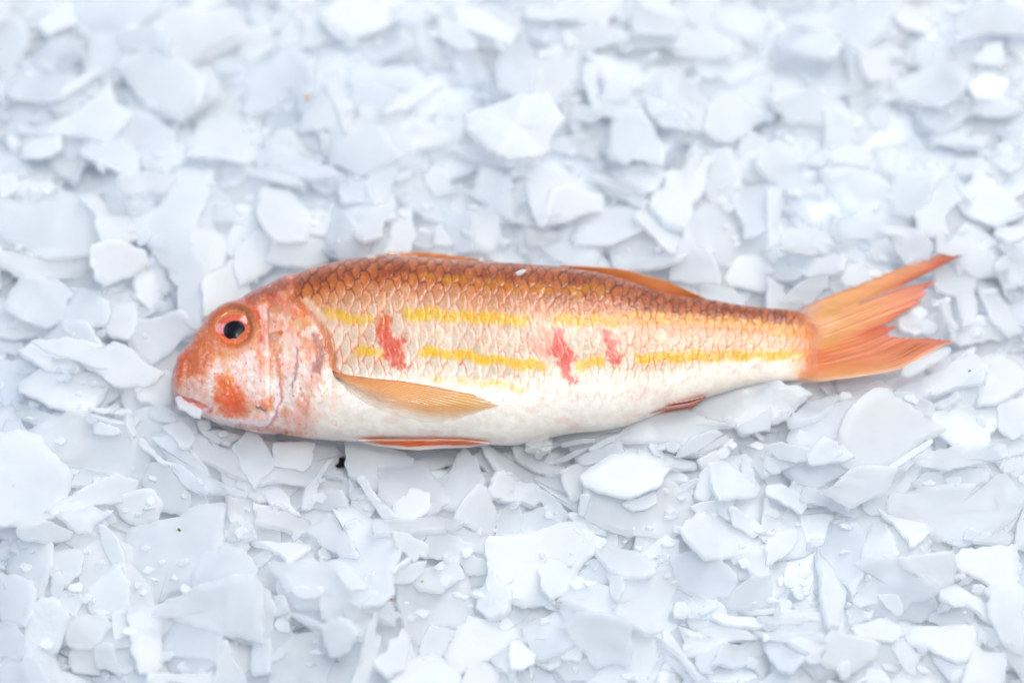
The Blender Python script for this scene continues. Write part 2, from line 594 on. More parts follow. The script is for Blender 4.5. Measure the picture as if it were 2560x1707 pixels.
    c = patch(Z2([(100, 600), (170, 510), (230, 530), (240, 680), (340, 690), (330, 800), (310, 860), (400, 910), (290, 940),
                  (220, 920), (150, 800)]), (208, 90, 64), 11, .9)
    c = patch(Z2([(110, 560), (170, 505), (235, 520), (225, 650), (150, 650)]), (200, 120, 52), 14, .7)
    c = patch(Z2([(1180, 720), (1300, 610), (1380, 640), (1480, 800), (1470, 960), (1400, 900), (1260, 840)]), (232, 160, 136), 22, .75)
    c = patch(Z2([(1370, 690), (1390, 615), (1490, 650), (1450, 690), (1500, 790), (1580, 830), (1500, 880), (1500, 950), (1570, 990), (1550, 1050),
                  (1480, 1035), (1440, 980), (1430, 900), (1340, 800)]), (212, 84, 70), 9, .92)
    c = patch(Z3([(290, 620), (390, 650), (380, 680), (460, 720), (400, 780), (450, 850), (460, 880), (420, 905), (340, 900), (320, 780)]),
              (206, 88, 66), 10, .92)
    c = patch(Z2([(1480, 1120), (1560, 1110), (1560, 1180), (1500, 1160)]), (232, 160, 150), 8, .6)
    c = patch(Z4([(330, 780), (420, 820), (460, 900), (380, 880)]), (186, 84, 60), 10, .7)
    c = patch(Z4([(380, 720), (470, 690), (560, 780), (480, 800)]), (232, 180, 150), 9, .7)
    c = patch(Z4([(380, 1000), (460, 980), (470, 1040), (390, 1060)]), (226, 130, 62), 9, .8)

    c = mixc(c, (253, 248, 242), sstep(.60, .78, tj) * .55)
    # ---- head
    hc = ramp([(0, (140, 68, 42)), (.08, (164, 82, 54)), (.16, (206, 140, 112)), (.3, (230, 190, 172)), (.5, (238, 214, 202)),
               (.8, (247, 234, 228)), (1, (242, 218, 210))], tj)
    hc = mixc(hc, (232, 132, 104), sstep(.40, .70, n2 * .6 + n1 * .4) * .42)
    hc = mixc(hc, (228, 120, 62), sstep(.52, .74, fbm(px / 40 + 51, py / 48 + 15)) * .45)
    hc = mixc(hc, (250, 244, 244), sstep(.52, .66, fbm(px / 14 + 3, py / 24 + 5)) * .36)
    hc = mixc(hc, (214, 170, 110), sstep(.56, .72, fbm(px / 30 + 13, py / 30 + 25)) * .45)
    keep = c
    c = keep * body[..., None] + hc * head[..., None]
    c = patch([(415, 992), (415, 900), (478, 800), (560, 735), (640, 705), (700, 680), (716, 716), (646, 764), (652, 850), (600, 900),
               (545, 905), (520, 960), (470, 962), (446, 990)], (212, 118, 66), 30, .92, 8)
    c = patch([(415, 980), (415, 900), (478, 790), (560, 720), (575, 770), (510, 830), (478, 900), (455, 960)], (202, 96, 48), 24, .85, 6)
    c = patch(Z1([(560, 440), (720, 340), (900, 250), (980, 330), (800, 420), (640, 470)]), (160, 76, 50), 14, .8)
    c = patch(Z1([(340, 800), (500, 790), (640, 770), (560, 850), (380, 850)]), (214, 146, 62), 14, .8)
    c = patch(Z1([(400, 980), (470, 930), (540, 960), (600, 1040), (650, 1120), (640, 1230), (520, 1240), (420, 1220), (390, 1150)]),
              (230, 108, 60), 26, .85, 20)
    c = patch(Z1([(420, 1120), (560, 1160), (640, 1150), (640, 1250), (440, 1240)]), (232, 116, 92), 24, .7, 16)
    c = patch(Z1([(430, 1040), (480, 960), (540, 1000), (500, 1090)]), (222, 140, 48), 10, .7)
    c = patch(Z1([(170, 1010), (250, 960), (370, 1020), (330, 1090), (230, 1115), (150, 1090)]), (240, 208, 198), 8, .75, 4)
    ribs = .5 + .5 * np.sin((px - .25 * py) / 3.0)
    c = mixc(c, (222, 160, 140), (sdf(Z1([(170, 1020), (250, 980), (350, 1020), (320, 1080), (230, 1105), (160, 1090)]), px, py) < 0) * ribs * .45)

    def line(L, w, col, amt):
        d = pdist(L, wx, wy)
        return mixc(c, col, (1 - sstep(w * .4, w, d)) * amt)
    c = line(Z1([(85, 1050), (150, 1108), (220, 1135), (300, 1155), (370, 1205)]), 8, (208, 84, 60), .6)
    c = line(Z1([(300, 1200), (370, 1180), (380, 1140)]), 8, (240, 214, 222), .8)
    c = line(Z1([(725, 560), (750, 640), (745, 720)]), 16, (208, 92, 62), .7)
    c = patch(Z1([(700, 480), (760, 470), (775, 620), (720, 560)]), (240, 200, 190), 6, .6)
    c = line(Z1([(748, 480), (742, 600), (755, 760), (772, 870), (760, 980)]), 9, (246, 230, 232), .4)
    c = line(Z1([(778, 500), (775, 640), (790, 760)]), 4, (160, 110, 94), .5)
    c = patch(Z1([(780, 675), (870, 670), (850, 740), (790, 745)]), (196, 148, 120), 5, .85, 3)
    c = line(Z1([(790, 672), (875, 665), (865, 700)]), 4, (200, 110, 44), .9)
    c = patch(Z1([(800, 800), (870, 760), (900, 900), (890, 1090), (850, 1010), (830, 900)]), (206, 132, 92), 10, .8)
    c = patch(Z1([(1000, 640), (1100, 610), (1150, 650), (1120, 700), (1020, 720)]), (238, 226, 214), 8, .8)
    c = line(Z1([(988, 790), (985, 880), (965, 980), (950, 1060)]), 5, (160, 128, 134), .6)
    c = line(Z1([(1110, 690), (1160, 790), (1130, 920)]), 15, (168, 122, 116), .65)
    c = line(Z1([(960, 430), (1060, 495), (1130, 585), (1190, 690), (1215, 800), (1230, 900), (1270, 950)]), 15, (182, 98, 48), .62 * np.clip(.3 + 1.2 * n1, 0, 1))
    c = line(Z1([(1040, 430), (1110, 500), (1150, 560)]), 13, (246, 232, 222), .4)
    c = line(Z1([(420, 1252), (600, 1285), (780, 1285), (848, 1210), (852, 1120)]), 13, (246, 236, 240), .85)
    c = line(Z1([(860, 1010), (870, 1130), (830, 1260), (770, 1310)]), 5, (204, 142, 140), .7)
    c = line(Z1([(1000, 1040), (1060, 1180), (1040, 1330)]), 4, (206, 170, 168), .6)
    c = line(Z1([(705, 1185), (760, 1200)]), 4, (120, 96, 116), .6)
    c = patch(Z1([(1180, 1270), (1230, 1290), (1360, 1330), (1240, 1320)]), (234, 164, 152), 9, .7)
    c = patch(Z1([(860, 1160), (1060, 1190), (1160, 1240), (1080, 1380), (860, 1330)]), (240, 198, 190), 22, .55)
    c = patch(Z1([(1210, 1210), (1340, 1220), (1400, 1280), (1300, 1290)]), (246, 240, 228), 10, .8)
    c = line(Z1([(560, 1290), (760, 1320), (900, 1360), (1000, 1380)]), 9, (222, 150, 136), .6)
    # eye surround
    ed = np.hypot(px - 587, (py - 824) * 1.06)
    c = mixc(c, (146, 92, 48), (1 - sstep(3, 13, np.abs(ed - 53))) * .5 * (.4 + .6 * sstep(-.2, .8, (824 - py) / 60)))
    c = mixc(c, (228, 170, 140), (1 - sstep(4, 12, np.abs(ed - 64))) * .5 * sstep(0, 1, (py - 824) / 50))
    # speckle
    c = mixc(c, (196, 84, 60), sstep(.70, .78, n3) * head * .5)
    c = mixc(c, (252, 244, 236), sstep(.72, .82, fbm(px / 4.2 + 60, py / 4.2 + 20, 2)) * .35 * (1 - sstep(.6, .8, tj)))
    c = mixc(c, (238, 206, 198), sstep(.56, .74, fbm(px / 45 + 71, py / 35 + 9)) * sstep(.66, .8, tj) * .35)
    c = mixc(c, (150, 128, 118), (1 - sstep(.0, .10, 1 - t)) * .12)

    c = mixc(c, (222, 148, 96), sstep(1955, 2050, px + 40 * (n2 - .5)) * .8 * (.6 + .8 * n1))

    # ---- relief (photograph pixels)
    hgt = body * np.where(tj < .8, 1, .3) * (2.0 * (du_ + .3) - 2.0 * edge) * (.45 + .55 * dors) * (1 - .5 * sstep(.55, .75, tj))
    hgt = hgt + head * 7 * (n1 - .5) + 2.6 * head * (n2 - .5) + 3.2 * head * (fbm(px / 8 + 5, py / 14 + 50, 3) - .5) + 1.0 * (n3 - .5)
    hgt = hgt + 6 * head * sstep(0, 26, gx_ - px)
    hgt = hgt + 4 * (1 - sstep(-2, 8, px - np.interp(py, [730, 1000, 1060], [664, 668, 690]))) * sstep(700, 740, py)
    hgt = hgt - 5 * (1 - sstep(0, 9, pdist(Z1([(85, 1060), (150, 1112), (220, 1140), (300, 1160), (370, 1210)]), px, py)))
    hgt = hgt + 5 * (1 - sstep(0, 22, pdist(Z1([(420, 1245), (600, 1275), (780, 1275), (840, 1210)]), px, py)))
    hgt = hgt + 4 * (1 - sstep(0, 18, np.abs(ed - 58))) - 9 * (1 - sstep(36, 50, ed))
    wet = sstep(.6, .7, tj) * (1 - sstep(.72, .92, tj)) * sstep(1150, 1400, px)
    hgt = hgt + wet * 5.0 * (fbm(px / 13 + 4, py / 26 + 8, 3) - .5) * 1.6
    taper = sstep(0, 30, px - 428) * (1 - sstep(2055, 2084, px))
    return c, hgt * taper


colr, hgt = paint(px, py, tt, arc)
colr = 255 * (np.clip(colr, 1, 255) / 255) ** 1.20
wn = np.where(facing, 1.0, .5)
PB = P + NRM * (hgt * MPP * wn)[..., None]
verts = PB.reshape(-1, 3)
faces = grid_faces(NS, NT, True).tolist()
faces.append(list(range(NT))[::-1])
faces.append([(NS - 1) * NT + k for k in range(NT)])
center = np.array([XW[NS // 2], yc[NS // 2], Z_REST])
fish = bpy.data.objects.new("red_mullet", None)
COL.objects.link(fish)
fish.empty_display_size = 0.02
fish.location = center
tag(fish, "whole raw red mullet with yellow side stripes lying on its side on the ice", "fish")


def part(name, verts, faces, mat, parent=None, col=None, smooth=True):
    """a part of the fish; vertices in world space, stored relative to the fish's base"""
    return link_mesh(name, np.asarray(verts) - center, faces, mat, parent or fish, smooth, col)


body = part("body", verts, faces, SKIN, col=lin(colr.reshape(-1, 3), 1.10))
body["label"] = "scaled body, rust brown back fading to a white belly"

# map a spot on the photograph to the body's upper surface
vis0, vis1 = qy.argmin(1), qy.argmax(1)
stx = xs.copy()


def surf(x, y, lift=0.0):
    x, y = np.broadcast_arrays(np.asarray(x, float), np.asarray(y, float))
    sh = x.shape
    x, y = x.ravel().copy(), y.ravel()
    out, nrm = np.zeros((len(x), 3)), np.zeros((len(x), 3))
    guess = x.copy()
    for it in range(4):
        k = np.clip(np.interp(guess, stx, np.arange(NS)), 2, NS - 3)
        ki = k.astype(int)
        for m in range(len(x)):
            i = ki[m]
            lo, hi = vis0[i], vis1[i]
            idx = np.arange(lo, hi + 1) if lo < hi else np.concatenate([np.arange(lo, NT), np.arange(0, hi + 1)])
            q = np.interp(y[m], qy[i, idx], np.arange(len(idx)))
            q0 = int(q)
            q1 = min(q0 + 1, len(idx) - 1)
            w = q - q0
            out[m] = P[i, idx[q0]] * (1 - w) + P[i, idx[q1]] * w
            nrm[m] = NRM[i, idx[q0]]
        ox, _ = proj(out)
        guess += (x - ox)
    out = out + nrm * lift
    return out.reshape(*sh, 3), nrm.reshape(*sh, 3)


# ---- eye: rim, iris and pupil
def dome(center_, n, r0, r1, rise, mat, colors, parent, name, rx=1.0, seg=64, rings=16, tw=0.0, rad_noise=0.0):
    n = n / np.linalg.norm(n)
    e1 = np.cross((0, 1, 0), n)
    e1 /= np.linalg.norm(e1)
    e2 = np.cross(n, e1)
    V, C = [], []
    for i in range(rings + 1):
        s = i / rings
        r = r0 + (r1 - r0) * s
        for j in range(seg):
            p = 2 * math.pi * j / seg
            w = 1 + rad_noise * math.sin(p * 3 + 1) * s
            x_, y_ = r * math.cos(p) * rx * w, r * math.sin(p) * w
            x_, y_ = x_ * math.cos(tw) - y_ * math.sin(tw), x_ * math.sin(tw) + y_ * math.cos(tw)
            V.append(center_ + e1 * x_ + e2 * y_ + n * (rise * (1 - (r / r1) ** 2)))
            C.append(colors(s, p))
    F = grid_faces(rings + 1, seg, True).tolist()
    me = part(name, V, F, mat, parent, col=lin(np.array(C)))
    return me


ep, en = surf(np.array([587.0]), np.array([824.0]))
tocam = (CAM - ep[0]) / np.linalg.norm(CAM - ep[0])
en = en[0] * .45 + tocam * .55
en /= np.linalg.norm(en)
EC = ep[0] - en * 2 * MPP


def rimcol(s, p):
    k = .5 + .5 * math.sin(p * 5 + 2 * math.sin(p * 2))
    base = np.array((206, 120, 52)) * (1 - k * .4) + np.array((226, 172, 80)) * k * .4
    return base * (.8 + .2 * s)


def torus(center_, n, R, rr, col, name, parent, mat, squash=.55, seg=80, cs=14, rx=1.0):
    n = n / np.linalg.norm(n)
    e1 = np.cross((0, 1, 0), n)
    e1 /= np.linalg.norm(e1)
    e2 = np.cross(n, e1)
    V, C = [], []
    for i in range(seg):
        p = 2 * math.pi * i / seg
        d = e1 * math.cos(p) * rx + e2 * math.sin(p)
        wob = 1 + .12 * math.sin(3 * p + 1) + .06 * math.sin(7 * p)
        for j in range(cs):
            q = 2 * math.pi * j / cs
            V.append(center_ + d * (R + rr * wob * math.cos(q)) + n * (rr * squash * wob * math.sin(q)))
            C.append(col(.5, p))
    F = []
    for i in range(seg):
        for j in range(cs):
            F.append((i * cs + j, ((i + 1) % seg) * cs + j, ((i + 1) % seg) * cs + (j + 1) % cs, i * cs + (j + 1) % cs))
    return part(name, V, F, mat, parent, col=lin(np.array(C)))


eye = torus(EC + en * 1 * MPP, en, 47 * MPP, 2.8 * MPP, rimcol, "eye", None, EYEM, rx=1.04)


def iriscol(s, p):
    # s runs from the pupil outwards
    ring_ = np.array((226, 150, 74))
    red = np.array((206, 74, 50))
    pink = np.array((222, 128, 108))
    c = red
    up = .5 + .5 * math.sin(p)
    c = red * (1 - .55 * up * max(0, 1 - abs(s - .6) / .4)) + pink * (.55 * up * max(0, 1 - abs(s - .6) / .4))
    c = c * (1 - max(0, 1 - s / .42)) + np.array((222, 96, 50)) * max(0, 1 - s / .42)
    k = max(0, (s - .82) / .18)
    c = c * (1 - k) + ring_ * k
    k = max(0, 1 - abs(s - .40) / .035)
    c = c * (1 - .8 * k) + np.array((240, 190, 110)) * .8 * k
    return c * (1 + .05 * math.sin(p * 19 + 5 * s))


iris = dome(EC, en, 0.0, 46 * MPP, 11 * MPP, EYEM, lambda s, p: iriscol(s, p), eye, "iris", rx=1.05, rings=26)
iris["label"] = "red and pink iris"
_dn = -UPV + en * (UPV @ en)
pupil = dome(EC + en * 9.0 * MPP + _dn * 4 * MPP, en, 0.0, 25 * MPP, 4.5 * MPP, PUPIL, lambda s, p: (10, 12, 16), eye,
             "pupil", rx=1.06, tw=.5, rad_noise=.03)
pupil["label"] = "black pupil"


# ---- fins: thin two-sided sheets with rays
def sheet(name, G, thick, col, mat=None, parent=None, alpha=None):
    """G: (nu, nv, 3) mid-surface"""
    nu, nv = G.shape[:2]
    du, dv = np.gradient(G, axis=0), np.gradient(G, axis=1)
    n = np.cross(du, dv)
    n /= np.linalg.norm(n, axis=-1, keepdims=True) + 1e-12
    n *= np.sign((n * (CAM - G)).sum(-1).mean() + 1e-9)
    tk = np.asarray(thick)
    tk = np.broadcast_to(tk, (nu, nv))[..., None]
    V = np.concatenate([(G + n * tk / 2).reshape(-1, 3), (G - n * tk / 2).reshape(-1, 3)])
    f = grid_faces(nu, nv)
    o = nu * nv
    F = f.tolist() + (f[:, ::-1] + o).tolist()
    bd = [(0, j) for j in range(nv)] + [(i, nv - 1) for i in range(1, nu)] + [(nu - 1, j) for j in range(nv - 2, -1, -1)] + [(i, 0) for i in range(nu - 2, 0, -1)]
    ids = [i * nv + j for i, j in bd]
    for k_ in range(len(ids)):
        a_, b_ = ids[k_], ids[(k_ + 1) % len(ids)]
        F.append((a_, b_, b_ + o, a_ + o))
    c = np.asarray(col).reshape(-1, 3)
    rgba = np.ones((2 * o, 4))
    rgba[:, :3] = lin(np.concatenate([c, c]), 1.14)
    if alpha is not None:
        al = np.broadcast_to(alpha, (nu, nv)).ravel()
        rgba[:, 3] = np.concatenate([al, al])
    return part(name, V, F, mat or FIN, parent, col=rgba)


def resample(L, n):
    L = np.array(L, float)
    d = np.concatenate([[0], np.cumsum(np.hypot(*np.diff(L, axis=0).T))])
    s = np.linspace(0, d[-1], n)
    return np.stack([np.interp(s, d, L[:, 0]), np.interp(s, d, L[:, 1])], -1)


# tail fin: rays run from the peduncle to a torn, forked rear edge.  (base point, edge point) pairs, top to bottom
TB = [(1984, 775), (1992, 786), (1998, 797), (2004, 806), (2008, 814), (2009, 816), (2012, 823), (2015, 830), (2018, 838), (2020, 843),
      (2021, 848), (2022, 855), (2022, 860), (2022, 865), (2022, 870), (2021, 877), (2020, 885), (2018, 895), (2014, 908), (2006, 924), (1996, 938), (1985, 953)]
TE = [(2406, 632), (2384, 646), (2335, 673), (2287, 697), (2256, 712), (2262, 718), (2347, 701), (2320, 715), (2324, 717), (2302, 730), (2321, 735),
      (2290, 750), (2302, 757), (2262, 778), (2226, 803), (2198, 818), (2244, 816), (2212, 836), (2228, 842), (2275, 846), (2325, 846), (2389, 854)]
KN = np.array([0, 4, 8, 12, 14.6, 15, 16.2, 17.2, 17.6, 18.6, 19.2, 20.2, 20.8, 22, 24, 25.6, 27, 28, 29, 31, 35, 40]) / 40
NV, NU = 321, 90
v_ = np.linspace(0, 1, NV)
BX, BY = np.interp(v_, KN, [p[0] for p in TB]), np.interp(v_, KN, [p[1] for p in TB])
EX, EY = np.interp(v_, KN, [p[0] for p in TE]), np.interp(v_, KN, [p[1] for p in TE])
fray = np.random.default_rng(3).normal(0, 1, NV)
lenx = np.hypot(EX - BX, EY - BY)
EXf = EX + (EX - BX) / lenx * (fray * 3.2 + 3.0 * np.sin(v_ * 400))
EYf = EY + (EY - BY) / lenx * (fray * 3.2 + 3.0 * np.sin(v_ * 400))
u_ = np.linspace(0, 1, NU)[:, None]
GX = BX * (1 - u_) + EXf * u_
GY = BY * (1 - u_) + EYf * u_
topcurve = lerp_pts([(1984, 775), (2026, 761), (2080, 739), (2140, 716), (2170, 704), (2215, 686), (2290, 655), (2350, 638), (2406, 632)], GX[:, 0])
botx = GX[:, -1]
botcurve = lerp_pts([(1985, 953), (2030, 954), (2065, 952), (2140, 943), (2200, 934), (2251, 923), (2290, 904), (2350, 868), (2389, 854), (2400, 852)], botx)
wt = np.clip(1 - v_ / .38, 0, 1) ** 1.0
wb = np.clip((v_ - .62) / .38, 0, 1) ** 1.15
GY = GY + (topcurve - GY[:, 0])[:, None] * wt + (botcurve - GY[:, -1])[:, None] * wb
zt = 0.0036 + 0.0012 * np.sin(v_ * 9)[None] * u_ + .0010 * u_ * (v_[None] - .5) + 0.00007 * np.sin(v_ * 260)[None]
zt = zt + .0006 * np.exp(-((v_[None] - .37) / .02) ** 2) * sstep(.5, 1, u_) + .0012 * np.exp(-((v_[None] - .70) / .05) ** 2) * u_
zb_ = np.interp(BX, xs, zc) + np.interp(BX, xs, a * ratio) * np.sqrt(np.clip(1 - (2 * v_ - 1) ** 2, .0, 1)) * 1.02 + .0003
kz_ = sstep(.0, .30, u_)
zt = zb_[None] * (1 - kz_) + zt * kz_
G = at(GX, GY, zt)
rays = .5 + .5 * np.sin(v_ * 260)[None] * np.ones_like(u_)
n_a = fbm(GX / 40, GY / 14)
tc_ = ramp([(0, (232, 170, 118)), (.25, (240, 182, 118)), (.6, (242, 176, 120)), (.85, (238, 150, 104)), (1, (226, 104, 66))], np.broadcast_to(u_, GX.shape))
lob = np.exp(-((v_[None] - .74) / .10) ** 2) * (1 - .5 * u_)
tc_ = mixc(tc_, (214, 96, 48), lob * .8)
tc_ = mixc(tc_, (222, 124, 66), sstep(.70, .76, v_)[None] * (1 - sstep(.86, .99, v_))[None] * .55)
tc_ = mixc(tc_, (190, 74, 36), (1 - sstep(.0, .03, v_))[None] * .7)
tc_ = mixc(tc_, (206, 84, 56), (np.exp(-((v_[None] - .65) / .035) ** 2)) * sstep(.45, .9, u_) * .8)
tc_ = mixc(tc_, (226, 134, 80), (1 - rays) * .42)
tc_ = mixc(tc_, (238, 196, 150), rays ** 4 * .25)
tc_ = mixc(tc_, (214, 160, 70), sstep(.5, .7, n_a) * .4 * (1 - u_))
tc_ = mixc(tc_, (240, 214, 200), sstep(.955, .995, v_)[None] * .75)
sheet("tail_fin", G, 0.00040 * (1 - .6 * u_) + np.zeros_like(GX), tc_, alpha=sstep(-.04, .20, u_ + .10 * (n_a - .5)) * (.86 - .22 * u_) * (.84 + .16 * rays) * (1 - .97 * (np.abs(v_[None] - .3705) < .0040) * sstep(.52, .62, u_)))["label"] = "forked orange tail fin with frayed ray tips"


def strip(name, top, bot, zfun, c0, c1, thick=.0004, nu=120, nv=18, rayn=60, lean=.6, label=None, rim=None):
    """a fin seen folded along the body: top and bottom outlines in photograph pixels"""
    A, B = resample(top, nu), resample(bot, nu)
    w = np.linspace(0, 1, nv)[None, :, None]
    Q = A[:, None] * (1 - w) + B[:, None] * w
    z = zfun(Q[..., 0], Q[..., 1], np.broadcast_to(w[..., 0], Q.shape[:2]))
    G = at(Q[..., 0], Q[..., 1], z)
    s = np.linspace(0, 1, nu)[:, None]
    rr = .5 + .5 * np.sin((s * rayn + lean * w[..., 0]) * 2 * np.pi)
    n_ = fbm(Q[..., 0] / 30, Q[..., 1] / 6)
    k_ = np.clip(w[..., 0] + .5 * (n_ - .5), 0, 1)
    col = mixc(np.broadcast_to(np.array(c0, float), Q.shape[:2] + (3,)), c1, k_)
    col = mixc(col, np.array(c1) * .72, (1 - rr) * .45)
    if rim is not None:
        e_ = np.minimum(s, 1 - s)
        col = mixc(col, rim, np.maximum(sstep(.5, .72, w[..., 0] + .25 * (n_ - .5)), (1 - sstep(.0, .22, w[..., 0] + .3 * (n_ - .5))) * .6))
        col = mixc(col, rim, 1 - sstep(.02, .16, e_))
    o = sheet(name, G, thick, col)
    if label:
        o["label"] = label
    return o


strip("dorsal_fin", [(905, 645), (945, 638), (985, 632), (1045, 630), (1100, 635), (1190, 647), (1235, 656)],
      [(905, 655), (967, 652), (1050, 656), (1130, 662), (1190, 664), (1235, 666)],
      lambda x, y, w: 0.0035 - .001 * w, (232, 160, 56), (186, 78, 36), rayn=9, lean=2.0, label="spiny front dorsal fin folded along the back")
strip("dorsal_fin", [(1400, 664), (1480, 667), (1541, 671), (1569, 676), (1607, 687), (1667, 702), (1716, 725), (1762, 746)],
      [(1400, 676), (1500, 692), (1545, 702), (1582, 714), (1640, 735), (1690, 748), (1720, 752), (1762, 755)],
      lambda x, y, w: 0.0060 - .002 * w, (232, 160, 100), (206, 110, 56), rayn=26, lean=-5.0, label="soft rear dorsal fin folded along the back")

# pectoral fin: lies on the flank
A = resample([(832, 928), (870, 938), (930, 947), (1000, 953), (1075, 965), (1180, 986), (1246, 1013)], 150)
B = resample([(838, 944), (868, 975), (905, 1002), (950, 1024), (1005, 1042), (1075, 1056), (1128, 1052), (1190, 1032), (1246, 1014)], 150)
w = np.linspace(0, 1, 140)[None, :, None]
Q = A[:, None] * (1 - w) + B[:, None] * w
Q[..., 1] += 1.2 * np.sin(np.linspace(0, 60, 150))[:, None] * sstep(.9, 1, w[..., 0])
Gs, Gn = surf(Q[..., 0], Q[..., 1])
sw = np.linspace(0, 1, 150)[:, None]
w2 = w[..., 0]
# rays fan out from the fin's root
ang = np.arctan2(Q[..., 1] - 925, Q[..., 0] - 800)
rr = .5 + .5 * np.sin(ang * 330)
lift = (3 + 3 * np.sin(np.pi * np.clip(sw, 0, 1)) * (1 - w2) + .4 * rr) * MPP * (1 - .80 * sstep(.8, 1, sw)) * (1 - .6 * w2 ** 3)
Gs = Gs + Gn * lift[..., None]
pc = ramp([(0, (208, 116, 66)), (.10, (230, 152, 92)), (.45, (243, 182, 114)), (.8, (246, 200, 134)), (1, (246, 220, 176))], sw + 0 * w2)
pc = mixc(pc, (243, 232, 226), sstep(.35, .95, w2 + .5 * (1 - sw) - .28 + .25 * (fbm(Q[..., 0] / 50, Q[..., 1] / 9) - .5)) * .85)
pc = mixc(pc, (192, 96, 48), (1 - sstep(0, .07, w2)) * .7)
pc = mixc(pc, (226, 150, 86), (1 - rr) * .22 * (1 - .6 * w2))
pc = mixc(pc, (240, 214, 170), rr ** 4 * .3)
sheet("pectoral_fin", Gs, .0002, pc, alpha=(1 - .85 * sstep(.45, 1.0, w2 + .30 * (1 - sw) - .12)) * (.94 - .3 * sw) * sstep(0, .03, sw + .01))["label"] = "pale orange pectoral fin pressed against the flank"

strip("pelvic_fin", [(896, 1100), (950, 1099), (1021, 1099), (1090, 1098), (1157, 1099), (1225, 1108)],
      [(896, 1102), (935, 1112), (1000, 1121), (1048, 1124), (1108, 1119), (1170, 1117), (1225, 1110)],
      lambda x, y, w: 0.0068 - .0034 * w, (240, 112, 40), (238, 96, 30), rayn=7, lean=3, rim=(248, 226, 218), label="orange pelvic fin folded under the belly")
strip("anal_fin", [(1590, 1038), (1620, 1024), (1648, 1014), (1680, 1008), (1716, 1002), (1745, 995), (1764, 990)],
      [(1590, 1042), (1622, 1040), (1661, 1030), (1690, 1025), (1729, 1019), (1745, 1008), (1764, 993)],
      lambda x, y, w: 0.0068 - .0030 * w - .0009 * np.sin(w * 9), (206, 172, 172), (204, 112, 86), rayn=14, lean=-6, label="pinkish anal fin folded against the belly")

